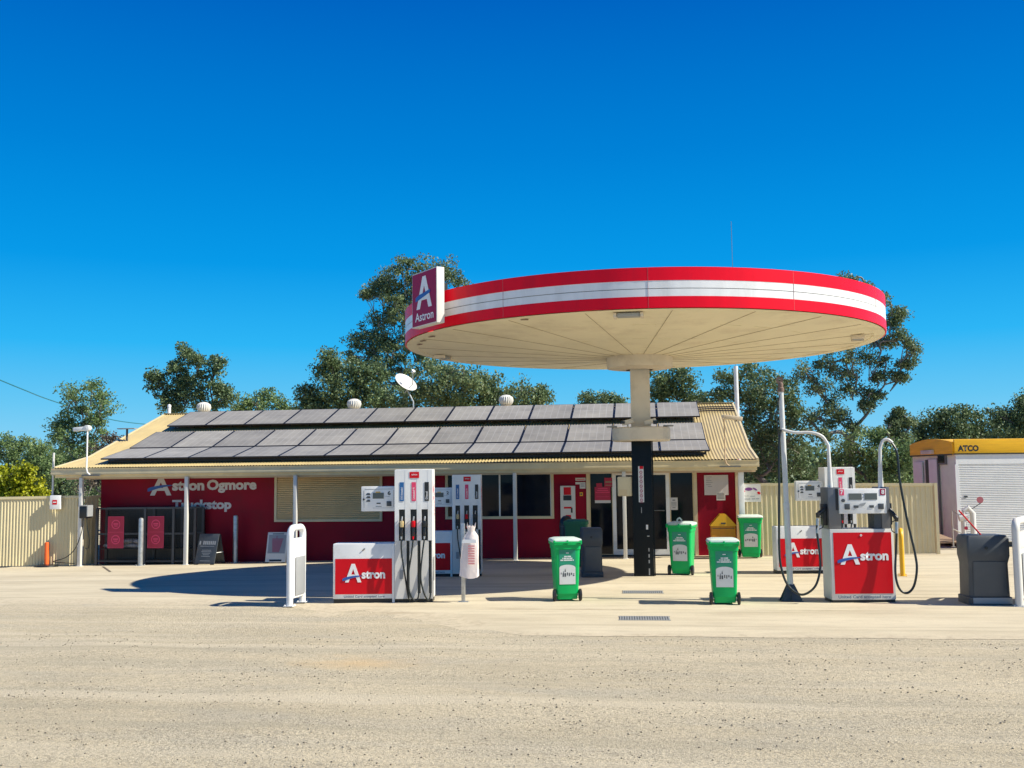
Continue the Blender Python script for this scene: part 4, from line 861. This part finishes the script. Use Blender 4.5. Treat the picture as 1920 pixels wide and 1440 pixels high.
MB().box(-.05,.03,-.2215,-.2197,2.24,2.30).build('strip_header',M['red'],st)
q=MB()
for k in range(7):
    zz=2.17-k*.1; q.lathe([(.022,0),(.034,0),(.034,.002),(.022,.002),(.022,0)],18,Mx=Matrix.Translation((-.022,-.2195,zz))@Matrix.Rotation(R(90),4,'X')).box(-.04,-.004,-.2215,-.2198,zz-.004,zz+.004,0,Matrix.Translation((-.022,0,zz))@Matrix.Rotation(R(45),4,'Y')@Matrix.Translation((.022,0,-zz))).box(-.055,.015,-.2215,-.2198,zz-.054,zz-.047)
q.build('prohibition_symbol',M['maroon'],st)
MB().box(.06,.105,-.235,-.216,.95,1.05,.005).build('switch_box',M['white'],t); MB().box(.08,.13,-.235,-.216,.80,.82,.003).build('bracket',M['galv'],t); MB().box(-.035,-.02,-.222,-.2155,1.30,1.42).build('worn_label',M['lgrey'],t)
q=MB()
for zz in (.05,.12,.3,.42,.55): q.box(.10,.125,-.219,-.2152,cz+zz,cz+zz+.07)
q.build('chipped_paint',M['lgrey'],t)
# cream towel box on its left
tb=MB().box(-.53,-.216,-.18,.12,1.66,2.08,.03).build('towel_box',M['cream'],t); MB().box(-.50,-.33,-.186,-.1805,1.68,1.80).build('towel_slot',M['shutter'],tb)
# cameras on the collar
for x,s in ((-.28,-1),(.2,1)):
    c=MB().box(x-.13,x+.13,-.42,-.34,3.2,3.30,.02,Matrix.Translation((x,0,3.25))@Matrix.Rotation(R(-14),4,'Y')@Matrix.Translation((-x,0,-3.25))).box(x-.02,x+.02,-.39,-.36,3.14,3.22).build('security_camera',M['capcream'],t)
    MB().box(x+s*.10-.04,x+s*.10+.04,-.435,-.4205,3.19+(.02 if s<0 else 0),3.27,.0).build('lens_hood',M['black'],c)
for x,s in ((-.62,-1),(.6,1)): MB().box(x-.12,x+.1,-.1,.1,3.155,3.185,.01).build('aerial_plate',M['lgrey'],t)
# flood fittings under the rim
for ang,rad in ((-92,4.75),(-10,4.55),(170,4.6)):
    Mx=Matrix.Rotation(R(ang),4,'Z')@Matrix.Translation((rad,0,Zb-.05))
    o=MB().box(-.10,.10,-.2,.2,-.045,.02,.015,Mx).build('soffit_light',M['lgrey'],t); MB().box(-.13,.13,-.26,-.205,-.06,.02,.01,Mx).box(-.13,.13,.205,.26,-.06,.02,.01,Mx).build('light_end_cap',M['capcream'],o)
for ang in (196,203,211,245): 
    Mx=Matrix.Rotation(R(ang),4,'Z')@Matrix.Translation((Rr-.3,0,Zb-.02)); MB().box(-.03,.03,-.07,.07,-.01,.0,0,Mx@Matrix.Rotation(R(30),4,'Z')).build('rust_patch',M['rust'],t)
# sign box
A=Vector((-4.30,19.02)); B=Vector((-3.67,18.28)); W=(B-A).length; ang=math.atan2(B.y-A.y,B.x-A.x)
sg=thing('canopy_logo_sign','tall maroon sign box with white letter A fixed on the canopy edge','sign',(A.x-.02,A.y+.03,4.955),ang)
MB().box(.3,.5,.181,.5,.25,.85).build('sign_bracket',M['black'],sg)
MB().box(0,W,0,.16,0,1.04,.004).build('sign_case',M['offwhite'],sg)
flat('sign_face',.02,W-.02,.02,1.02,-.001,M['maroon'],sg,.004)
letterA(W*.20,W*.82,.33,.94,-.006,M['text'],sg); 
MB().poly([(W*.17,.48),(W*.76,.60),(W*.76,.655),(W*.3,.60),(W*.17,.56)],-.015,-.011).build('logo_stripe',M['blue'],sg,False)
text('lettering','Astron',W*.14,W*.88,.10,.265,-.006,M['text'],sg,.015)
# ================================================================ BINS
def bin_(px_,py_,rz,label,rear=True,hs=(.84,.84,1.0),lidjunk=False):
    p=G(px_,py_); t=thing('wheelie_bin',label,'wheelie bin',(p.x,p.y+.28,p.z+.022),rz,'green wheelie bins')
    t.scale=hs
    secs=[]
    for z_,w_,d0,d1,r_ in ((.03,.20,.20,.20,.03),(.12,.215,.22,.22,.04),(.125,.225,.225,.235,.045),(.5,.245,.25,.27,.05),(.86,.262,.27,.31,.055),(.865,.275,.28,.325,.05),(.985,.28,.285,.33,.05)):
        secs.append(rrect(-w_,w_,-d0,d1,z_,r_))
    body=MB().loft(secs).build('bin_body',M['bin'],t)
    MB().loft([rrect(-.30,.30,-.305,.345,z_,.05) for z_ in (.945,.985)]).build('rim',M['bin'],body)
    MB().loft([rrect(-.30,.30,-.30,.36,.987,.05),rrect(-.305,.305,-.305,.37,1.01,.055),rrect(-.29,.29,-.29,.35,1.035,.06),rrect(-.22,.22,-.22,.27,1.055,.08)]).build('lid',M['lid'],t)
    MB().tube([(-.27,-.345,.985),(.27,-.345,.985)],.013,10).box(-.29,-.25,-.35,-.30,.95,1.02,.008).box(.25,.29,-.35,-.30,.95,1.02,.008).box(-.015,.015,-.35,-.30,.95,1.02,.004).build('handle',M['bin'],t)
    for s in (-1,1):
        wv=MB().lathe([(.0,-.03),(.06,-.03),(.085,-.028),(.1,-.02),(.1,.02),(.085,.028),(.06,.03),(0,.03)],24,Mx=Matrix.Translation((s*.262,-.19,.1))@Matrix.Rotation(R(90),4,'Y')).build('wheel',M['black'],t)
        MB().lathe([(0,-.034),(.055,-.034),(.055,.034),(0,.034)],16,Mx=Matrix.Translation((s*.262,-.19,.1))@Matrix.Rotation(R(90),4,'Y')).build('wheel_hub',M['dgrey'],wv)
    MB().tube([(-.25,-.19,.1),(.25,-.19,.1)],.011,8).build('axle',M['galv'],t)
    # sticker on the visible face (follows its slope)
    s=-1 if rear else 1; y0=.236 if rear else .245; y1=.268 if rear else .30
    def Y_(z): return s*((.225 if rear else .235)+( (.27-.225) if rear else (.31-.235))*(z-.125)/(.86-.125))
    q=MB(); zs=[.30,.40,.50,.585]
    def quad(q,x0,x1,z0,z1,e): q.add([(x0,Y_(z0)+s*e,z0),(x1,Y_(z0)+s*e,z0),(x1,Y_(z1)+s*e,z1),(x0,Y_(z1)+s*e,z1)],[(0,1,2,3)])
    st=MB(); quad(st,-.165,.165,.28,.86,.006); so=st.build('sticker',M['teal'],body,False,False)
    st=MB(); pts=[(-.163,.282),(.163,.282),(.163,.56)]+[(.163*math.cos(R(a)),.56+.05*math.sin(R(a))) for a in range(20,180,20)]+[(-.163,.56)]
    st.add([(x,Y_(z)+s*.0085,z) for x,z in pts],[tuple(range(len(pts)))]); st.build('sticker_white_part',M['sticker'],so,False,False)
    q=MB(); quad(q,-.07,.07,.735,.757,.009); quad(q,-.10,.10,.705,.727,.009); quad(q,-.14,.14,.672,.695,.009); quad(q,-.03,.03,.80,.815,.009); quad(q,-.05,.05,.605,.62,.011)
    # break rows into words of small letters
    q=MB(); rr2=random.Random(3)
    for z0,wv_ in ((.737,.065),(.706,.10),(.675,.14)):
        x=-wv_
        while x<wv_-.01:
            lw=.012+.006*rr2.random(); quad(q,x,x+lw,z0,z0+.021,.009); x+=lw+(.004 if rr2.random()>.2 else .012)
    quad(q,-.03,.03,.80,.812,.009); q.build('sticker_print',M['text'],so,False,False)
    q=MB()
    for x,z0,w_,h_ in ((-.125,.45,.012,.03),(-.085,.41,.024,.06),(-.08,.47,.01,.03),(-.045,.41,.03,.06),(-.045,.49,.02,.03),(-.045,.52,.01,.022),(.0,.43,.02,.05),(.04,.42,.02,.055),(.08,.44,.022,.035),(.125,.42,.03,.02),(.125,.45,.03,.012)):
        quad(q,x-w_/2,x+w_/2,z0,z0+h_,.011)
    q.build('sticker_bottles',M['dgrey'],so,False,False)
    if lidjunk: MB().tube(bez([(-.08,-.1,1.05),(-.07,-.1,1.10),(-.02,-.1,1.13),(.03,-.1,1.08)],5),.018,8).build('lid_handle',M['lid'],t)
    return t
bin_(1059,1131,R(13),'green wheelie bin nearest at left, right of the hanging bag',True)
bin_(1361,1138,R(0),'green wheelie bin nearest at right, closest to the gravel',True)
bin_(1281,1081,R(-13),'green wheelie bin just right of the canopy column',True,hs=(.95,.95,1.07),lidjunk=True)
bin_(1410,1049,R(178),'green wheelie bin farthest away against the corrugated fence',False,hs=(1.05,1.0,1.06))
# dark bins by the wall
p=atY(1079,1000,25.2); t=thing('dark_green_bin','dark green bin half hidden behind the left wheelie bin','bin',(p.x+.02,25.2,gz(0,25)+.02))
MB().loft([rrect(-.22,.22,-.22,.22,.0,.04),rrect(-.27,.27,-.27,.27,1.0,.05),rrect(-.29,.29,-.29,.29,1.0,.05),rrect(-.29,.29,-.29,.29,1.08,.05)]).build('bin_body',M['dbin'],t); MB().loft([rrect(-.28,.28,-.28,.28,1.082,.05),rrect(-.2,.2,-.2,.2,1.12,.05)]).build('lid',M['dbin'],t)
p=atY(1062,990,26.3); t=thing('black_drum','black rounded drum bin in front of the payment panel','bin',(p.x,26.3,gz(0,26)+.02))
MB().lathe([(0,0),(.17,0),(.18,.05),(.18,.98),(.15,1.1),(.08,1.17),(0,1.19)],24).build('drum_body',M['black'],t); MB().lathe([(.182,.9),(.186,.9),(.186,.93),(.182,.93)],24).build('drum_band',M['dgrey'],t)
# ---- service units
def service(px0,px1,by,hpx,label,rz):
    a=G(px0,by);b=G(px1,by); W=(b.x-a.x)/2*.90; h=hpx/1920*a.y; D=.5
    t=thing('service_bin',label,'service bin',((a.x+b.x)/2,a.y+.26,a.z+.022),rz,'dark grey forecourt service bins')
    k=h/1.2
    secs=[rrect(-W,W,-.26,.26,0,.03),rrect(-W,W,-.26,.26,.13*k,.03),rrect(-W*.93,W*.93,-.235,.235,.14*k,.03),rrect(-W*.90,W*.90,-.235,.235,.70*k,.03),rrect(-W*.97,W*.97,-.27,.25,.84*k,.03),rrect(-W*.97,W*.97,-.27,.25,1.13*k,.03),rrect(-W*.90,W*.90,-.24,.23,1.19*k,.03),]
    MB().loft(secs).build('casing',M['dgrey'],t)
    MB().loft([rrect(-W*.75,W*.80,-.245,-.2,.15*k,.015),rrect(-W*.72,W*.78,-.262,-.2,.74*k,.015)]).build('front_door',mat('door_grey',(.06,.07,.082),.4,dirt=(.12,.12,.11,.3),ds=4),t)
    MB().box(-W*.45,W*.45,-.274,-.262,.86*k,1.03*k,.01).box(W*.55,W*.92,-.274,-.262,.86*k,1.03*k,.01).build('upper_panel',M['lgrey'] if rz==0 else M['dgrey'],t) if 0 else None
    MB().box(-W*.9,-W*.3,-.16,.15,1.12*k,1.2*k,.02).build('squeegee_tray',M['black'],t)
    MB().box(-W*.8,W*.97,-.266,-.2605,.02,.125*k,.004).build('base_strip',M['lgrey'] if rz<R(5) else M['dgrey'],t)
    MB().lathe([(0,0),(.025,0),(.025,.01),(0,.01)],12,Mx=Matrix.Translation((-W*.1,-.272,.98*k))@Matrix.Rotation(R(90),4,'X')).build('lock',M['black'],t)
    return t,W,k
s1,W_,k_=service(1811,1903,1137,122,'dark grey service bin with a red squeegee handle at the far right',R(2))
MB().tube([(-.0,.0,1.17*k_),(-.32,.05,1.62*k_)],.012,8).build('squeegee_handle',M['red'],s1); 
service(1086,1131,1085,91,'dark grey service bin left of the canopy column',R(8))
# ================================================================ SITE HUT
cA=atY(1791,900,31); cB=atY(1711,900,34); ax=Vector((cB.x-cA.x,3,0)); Ls=ax.length; 
hut=thing('site_hut','white portable site hut with an amber roof band and roller door','site hut',(cA.x,31,-.2))
ang=math.atan2(ax.y,ax.x)-math.pi/2; hut.rotation_euler=(0,0,ang); Wh=7.0
zb=.27; zy=2.80; zr=3.22
MB().box(.03,Wh,.03,Ls,zb,zy-.001).build('hut_wall',M['hutc'],hut)
q=MB()
n=44
for k in range(n):
    a=zb+(zy-.3-zb)*k/n; b=zb+(zy-.3-zb)*(k+1)/n; q.add([(.10,-.0,a),(5.4,-.0,a),(5.4,-.028,(a*.4+b*.6)),(.10,-.028,(a*.4+b*.6)),(.10,-.0,b),(5.4,0,b)],[(0,1,2,3),(3,2,5,4)])
q.build('roller_door',M['hutw'],hut,False,False)
MB().box(.03,5.5,-.03,.029,zy-.3,zy-.02).box(.0,.1,-.035,.0295,zb,zy-.3).build('door_surround',M['hutw'],hut)
rf=MB().box(-.005,Wh+.02,-.06,.0,zy,zr,.01).build('roof_band',M['atcoy'],hut)
# arched gable band along the side (side runs along +Y of the hut at x=0)
q=MB(); n=16; pts=[(0,zy-.02)]+[(Ls*k/n, zr-.07+.13*math.sin(math.pi*k/n)) for k in range(n+1)]+[(Ls,zy-.02)]
vs=[(-.04,y_,z_) for y_,z_ in pts]+[(.02,y_,z_) for y_,z_ in pts]; nn_=len(pts)
q.add(vs,[tuple(range(nn_)),tuple(range(2*nn_-1,nn_-1,-1))]+[(i,nn_+i,nn_+(i+1)%nn_,(i+1)%nn_) for i in range(nn_)]); q.build('gable_band',M['atcoy'],rf,False)
q=MB(); 
for k in range(n): 
    y0,z0=pts[k+1];y1,z1=pts[k+2]; q.add([(.02,y0,z0-.01),(Wh,y0,z0-.01),(Wh,y1,z1-.01),(.02,y1,z1-.01)],[(0,1,2,3)])
q.build('roof_top',M['atcoy'],rf,False,False)
MB().box(-.045,5.6,-.068,-.0605,zy-.02,zy+.015).box(-.048,-.0405,-.0,Ls,zy-.03,zy+.01).build('black_trim',M['black'],rf)
text('band_lettering','ATCO',.09,.70,zy+.07,zy+.25,-.061,M['black'],rf,.05)
for vx in rf.children[-1].data.vertices: vx.co.x+=(vx.co.z-zy-.07)*.25
# side wall features
MB().box(-.03,.0295,.53,1.06,2.50,2.93).build('side_window',M['grey'],hut); MB().box(-.038,-.0305,.58,1.01,2.55,2.88).build('window_glass',M['glass'],hut)
MB().box(-.12,-.001,1.25,2.05,2.83,2.95,.01).build('air_duct',M['capcream'],hut)
MB().box(-.05,-.001,1.10,1.66,zb-.05,2.66).build('open_door',M['hutw'],hut); MB().box(-.03,-.0,1.68,1.95,zb,2.66).build('doorway',M['black'],hut); MB().box(-.04,-.0005,1.04,1.09,zb-.05,2.7).build('door_shadow_gap',M['grey'],hut)
MB().box(-.04,-.001,2.2,2.8,zb,2.6).build('second_door',M['hutw'],hut)
q=MB()
for x in (.3,2,4,6): 
    for y_ in (.3,1.5,2.8): q.box(x-.1,x+.1,y_-.1,y_+.1,-.1,zb)
q.box(.05,Wh,.15,.25,.12,zb-.005); q.build('stumps',M['dgrey'],hut)
MB().box(.22,.32,-.04,-.029,1.55,1.60).build('door_latch',M['dgrey'],hut)
# rail + ramp
p=G(1787,1013); q=MB(); z=gz(12,31)
t=thing('hand_rail','short steel handrail beside the hut steps','hand rail',atY(1787,1012,30.3)-Vector((0,0,.1)))
MB().tube([(0,0,-.1),(0,0,.92),(.38,.1,.68),(.38,.1,-.0)],.022,8).tube([(0,0,.4),(.38,.1,.22)],.018,8).build('rail_pipe',M['steel'],t)
MB().box(-.05,.05,-.05,.05,-.1,-.085).build('rail_foot',M['steel'],t)
p=atY(1790,1008,30.6); o=MB().add([(-.9,.3,.12),(-.1,.3,.12),(.4,-.3,-.1),(-.4,-.3,-.1),(-.9,.3,.06),(-.1,.3,.06),(.4,-.3,-.14),(-.4,-.3,-.14)],[(0,1,2,3),(7,6,5,4),(0,3,7,4),(1,5,6,2),(2,6,7,3),(0,4,5,1)]).build('wooden_ramp',M['tan'],None,False); o.location=(p.x-.3,p.y,p.z+.0); tag(o,'low wooden ramp at the corner of the site hut','ramp')
# water valve assembly
p=atY(1808,1000,30.0); t=thing('water_valve','white lagged water valve with a small red tag in front of the roller door','water valve',(p.x,p.y,p.z-.2))
MB().tube([(0,0,0),(0,0,.8)],.07).tube([(.0,0,.8),(.12,0,.9),(.25,0,.75),(.25,0,.0)],.075).tube([(-.12,0,.62),(.1,0,.66)],.10).build('pipework',M['offwhite'],t)
MB().tube([(.2,0,.85),(.5,-.02,1.05)],.012,6).build('tag_chain',M['grey'],t); MB().lathe([(0,0),(.09,0),(.09,.012),(0,.012)],18,Mx=Matrix.Translation((.45,-.03,1.12))@Matrix.Rotation(R(90),4,'X')).build('red_tag',mat('tag_pink',(.5,.15,.17),.5),t)
MB().lathe([(0,0),(.05,0),(.05,.01),(0,.01)],14,Mx=Matrix.Translation((.02,-.12,.35))@Matrix.Rotation(R(90),4,'X')).build('gauge',M['palered'],t)
# overhead wires and pole behind
q=MB(); a=atY(-30,700,44); b=atY(100,752,52); c=atY(215,788,60); d=atY(330,800,70)
q.tube(bez([a,atY(45,731,47),b,c,d],8),.028,6); tag(q.build('power_line',M['wire'],None),'blue-green overhead cable sloping down at the left','cable')
# ================================================================ TREES
def tree(name,label,base,Y,blobs,leaf,bark,dens=1.,lsz=.13,grp='trees behind the roadhouse',depth=1.,trunk=True,tr=.16,twig=True,seed=0,cl=.42,drop=.0,ln=2.6,nl=95):
    rg=np.random.default_rng(seed+100); rp=random.Random(seed)
    bp=atY(base[0],base[1],Y); zb_=-.4; t=thing(name,label,'tree' if 'shrub' not in name and 'bush' not in name else 'shrub',(bp.x,Y,zb_),0,grp)
    O=Vector((bp.x,Y,zb_)); C=[];S_=[]; tb=MB(); hub_z=None
    bl=[]
    for (x,y,rx,ry) in blobs:
        dy=(rg.random()-.5)*1.6*depth*(rx+ry)/2*Y/1920+.0; c=atY(x,y,Y+dy)-O; bl.append((c,rx*1.1*Y/1920,ry*1.1*Y/1920))
    cz_=min(c.z-r2 for c,r1,r2 in bl); cx_=sum(c.x for c,_,_ in bl)/len(bl); top_=max(c.z for c,_,_ in bl)
    fork=Vector((cx_*.35,0,max(.8,cz_*.75+.1*top_)))
    if trunk:
        mid=fork*.5+Vector((rp.uniform(-.15,.15),0,0)); tb.tube(bez([Vector((0,0,-.1)),mid,fork],5),[tr*(1.25-.5*k/10) for k in range(11)],9)
    nodes=[(fork,tr*.8)]
    for c,r1,r2 in sorted(bl,key=lambda q_:(q_[0]-fork).length):
        if trunk:
            best=min(nodes,key=lambda n_:(n_[0]-c).length+.45*(n_[0]-fork).length+max(0,n_[0].z-c.z)*1.5)
            o_,ro=best; r0=min(ro*.8,tr*.5)
            w1=o_.lerp(c,.5)+Vector((rp.uniform(-.35,.35),rp.uniform(-.3,.3),rp.uniform(-.1,.35)))
            e1=max(.038,r0*.5); tb.tube(bez([o_,w1,c],5),[r0+(e1-r0)*k/10 for k in range(11)],7); nodes.append((c,e1)); nodes.append((w1,(r0+e1)/2))
        vol=r1*r2*(r1+r2)/2; n=max(10,int(dens*20*vol**.72/cl**1.6*.32))
        for _ in range(n):
            v=rg.normal(size=3); v/=np.linalg.norm(v); rad=rg.random()**.42
            q_=Vector((v[0]*r1*rad,v[1]*(r1+r2)/2*rad*depth,v[2]*r2*rad)); pc=c+q_
            C.append(pc); S_.append(cl*(.6+.8*rg.random()))
            if trunk and twig and rp.random()<.5: 
                s0=c.lerp(fork,.25*rp.random()); tb.tube([s0,s0.lerp(pc,.5)+Vector((0,0,.06)),pc],[.028,.018,.008],4,False)
    n=len(C); C=np.array(C);S_=np.array(S_); K=nl
    v=rg.normal(size=(n,K,3)); v/=np.linalg.norm(v,axis=2,keepdims=True); rad=rg.random((n,K,1))**.5
    P=C[:,None]+v*rad*S_[:,None,None]*np.array([1,1,.75]); P[...,2]-=drop*rg.random((n,K))
    P=P.reshape(-1,3); m_=len(P); d=rg.normal(size=(m_,3)); d[:,2]-=.9 if drop>0 else .2; d/=np.linalg.norm(d,axis=1,keepdims=True)
    s=np.cross(d,rg.normal(size=(m_,3))); s/=np.linalg.norm(s,axis=1,keepdims=True); sz=lsz*.82*(.6+.8*rg.random((m_,1))); a=d*sz*.5; b=s*sz*.5/ln*1.5
    V=np.stack([P-a,P+b-a*.1,P+a,P-b-a*.1],1).reshape(-1,3); Fq=np.arange(m_*4).reshape(-1,4)
    npmesh('crown',V,Fq,leaf,t)
    if trunk: tb.build('trunk',bark,t,True,False)
    return t
tree('eucalyptus_tree','tall gum tree with tufted crown rising behind the canopy sign',(765,950),46,[(725,525,32,30),(762,505,26,24),(800,500,34,20),(838,515,26,30),(855,545,20,22),(760,555,36,28),(712,545,22,14),(690,552,16,9),(800,560,40,26),(755,595,36,22),(718,600,26,18),(700,625,34,22),(668,638,22,20),(662,668,20,18),(740,640,34,14),(800,640,40,30),(760,690,44,22),(700,690,34,20),(735,720,34,18),(780,660,30,18),(820,690,30,20),(700,655,24,16),(735,665,28,16),(745,555,26,20),(780,530,24,18),(735,585,22,16),(720,640,22,16)],L['gum'],M['pbark'],.95,.13,seed=1,tr=.24,cl=.36)
tree('eucalyptus_tree','grey-green gum tree left of the satellite dish behind the ridge',(640,950),42,[(620,672,17,18),(610,705,24,18),(585,735,22,18),(640,730,32,28),(678,715,30,32),(700,750,34,26),(645,765,40,24),(600,765,30,20),(570,758,16,14),(725,750,30,26),(660,690,26,18),(710,700,22,16),(650,750,30,24),(625,690,24,20),(605,745,26,20),(690,735,26,24)],L['dark'],M['bark'],1.25,.14,seed=2)
tree('eucalyptus_tree','olive drooping gum tree behind the middle of the ridge',(880,950),41,[(790,720,34,30),(830,705,36,34),(870,715,38,34),(910,720,38,34),(950,735,34,26),(985,735,34,22),(1012,742,18,16),(840,755,46,24),(920,765,44,20),(975,765,38,16),(760,755,30,26)],L['gum'],M['pbark'],1.35,.14,seed=3,drop=.25)
tree('broadleaf_tree','dark tree with ragged crown behind the left end of the roof',(350,950),48,[(345,662,20,16),(330,690,32,22),(375,675,28,18),(410,690,22,18),(290,705,22,13),(300,730,30,16),(350,720,36,24),(395,720,32,26),(345,750,40,20),(400,755,36,20),(425,740,14,14),(318,768,30,16)],L['dark'],M['bark'],1.1,.15,seed=4,cl=.38)
tree('broadleaf_tree','low rounded tree between the two left roof vents',(490,950),50,[(465,755,26,15),(495,748,28,16),(520,758,22,14),(445,768,20,12),(490,775,50,14),(545,772,20,10)],L['green'],M['bark'],1.1,.14,seed=5)
tree('eucalyptus_tree','round-topped green tree left of the roof behind the floodlight pole',(155,980),46,[(140,748,28,24),(172,735,26,18),(192,755,24,24),(155,775,36,28),(128,790,26,22),(190,790,26,26),(108,810,18,16),(130,830,36,26),(170,830,34,28),(145,870,44,30)],L['green'],M['pbark'],1.05,.13,seed=6)
tree('brown_bush','brownish thin-leaved bush beside the left slope of the roof',(205,980),38,[(200,838,24,20),(222,828,18,18),(185,860,26,24),(215,865,24,24),(180,900,30,26)],L['brown'],M['pbark'],.9,.10,seed=7,tr=.07,cl=.3)
tree('broadleaf_tree','tree at the far left edge of the picture',(20,980),52,[(5,840,30,30),(40,835,28,26),(70,845,26,24),(20,880,44,30),(70,885,38,34),(95,880,24,30),(-40,850,34,36)],L['green'],M['bark'],1.2,.14,seed=8)
tree('round_shrub','bright lime green rounded shrub behind the left fence',(35,980),32,[(30,905,34,30),(0,905,34,28),(58,918,26,24),(70,935,22,18),(20,935,50,26),(-30,925,36,30),(40,890,26,18)],L['lime'],M['bark'],1.6,.11,seed=9,tr=.06,cl=.24,ln=1.6,twig=False,nl=50)
tree('broadleaf_tree','small distant tree seen between canopy and roof ridge',(1125,950),80,[(1105,750,20,13),(1138,750,18,12),(1160,755,12,8),(1120,765,36,12)],L['gum'],M['bark'],1.1,.22,seed=10,cl=.6)
tree('broadleaf_tree','dark tree just right of the canopy column',(1260,950),44,[(1245,712,26,24),(1275,700,24,16),(1270,735,34,22),(1300,748,20,14),(1240,745,30,24),(1320,762,26,12)],L['dark'],M['bark'],1.45,.14,seed=11)
tree('eucalyptus_tree','dark leafy gum with pale slanting trunk behind the hose mast',(1440,1000),42,[(1370,705,28,16),(1400,695,34,18),(1375,735,28,20),(1345,750,22,16),(1430,720,36,28),(1470,730,34,30),(1405,760,36,28),(1450,775,42,34),(1490,770,28,30),(1420,815,44,34),(1475,825,42,36),(1435,865,50,34),(1490,875,34,34),(1400,880,26,28)],L['dark'],M['pbark'],1.15,.13,seed=12,tr=.26)
tree('eucalyptus_tree','tall open-crowned gum tree spreading beyond the right edge of the canopy',(1590,1000),40,[(1590,528,16,8),(1622,540,14,8),(1650,560,14,12),(1690,588,14,13),(1672,605,12,10),(1640,640,30,18),(1682,640,22,18),(1708,650,16,15),(1600,660,30,20),(1640,680,28,14),(1700,680,16,9),(1560,680,28,22),(1520,690,30,22),(1590,700,26,16),(1535,725,24,20),(1690,706,18,9),(1655,705,20,10),(1600,735,24,14),(1560,760,20,16),(1640,742,14,10),(1625,760,10,7),(1530,780,22,18),(1575,790,22,16),(1598,805,12,12),(1545,815,20,16)],L['gum'],M['pbark'],.62,.11,seed=13,tr=.22,cl=.31)
tree('broadleaf_tree','rounded green tree behind the right fence under the open gum',(1640,1000),38,[(1640,815,30,18),(1610,835,34,24),(1655,845,34,28),(1590,870,34,28),(1640,880,40,30),(1680,880,30,30),(1560,890,30,26),(1695,850,18,22)],L['green'],M['bark'],1.3,.12,seed=14)
tree('eucalyptus_tree','thin wispy gum between the green tree and the amber hut roof',(1705,1000),40,[(1690,778,16,9),(1705,790,12,9),(1675,790,12,8),(1680,815,16,12),(1700,830,14,14),(1670,805,10,8),(1700,870,18,22)],L['gum'],M['pbark'],.75,.11,seed=15,tr=.1,cl=.28)
tree('broadleaf_tree','dense dark tree behind the amber band of the hut',(1790,1000),50,[(1775,785,34,18),(1805,778,30,14),(1740,800,26,20),(1720,820,18,18),(1780,810,44,24),(1830,800,30,20),(1860,815,30,18),(1750,835,40,20),(1820,835,50,20)],L['dark'],M['bark'],1.35,.15,seed=16)
tree('broadleaf_tree','dark tree at the right edge of the picture behind the hut',(1900,1000),46,[(1870,775,14,9),(1890,788,22,16),(1915,762,20,18),(1910,800,30,26),(1950,780,40,44),(1880,822,28,18),(1930,830,40,24)],L['dark'],M['bark'],1.35,.14,seed=17)
tree('broadleaf_tree','shadowed bush seen through the gap under the left eave',(165,1010),42,[(150,905,30,18),(185,905,24,18),(165,930,36,20)],L['gum'],M['pbark'],1.0,.12,seed=18)
# distant wood closing the horizon
rg=np.random.default_rng(5); n=2600
X_=rg.random(n)*150-80; Yd=92+rg.random(n)*10; Z_=rg.random(n)*(3.9+1.3*np.sin(X_*.21)+.8*np.sin(X_*.53+1)); K=34
P=np.stack([X_,Yd,Z_-.3],1)[:,None]+rg.normal(size=(n,K,3))*np.array([1.0,.9,.6]); P=P.reshape(-1,3); m_=len(P)
d=rg.normal(size=(m_,3)); d/=np.linalg.norm(d,axis=1,keepdims=True); s=np.cross(d,rg.normal(size=(m_,3))); s/=np.linalg.norm(s,axis=1,keepdims=True); a=d*.28;b=s*.2
struct(npmesh('distant_woodland',np.stack([P-a,P+b,P+a,P-b],1).reshape(-1,3),np.arange(m_*4).reshape(-1,4),L['dark']),'stuff')
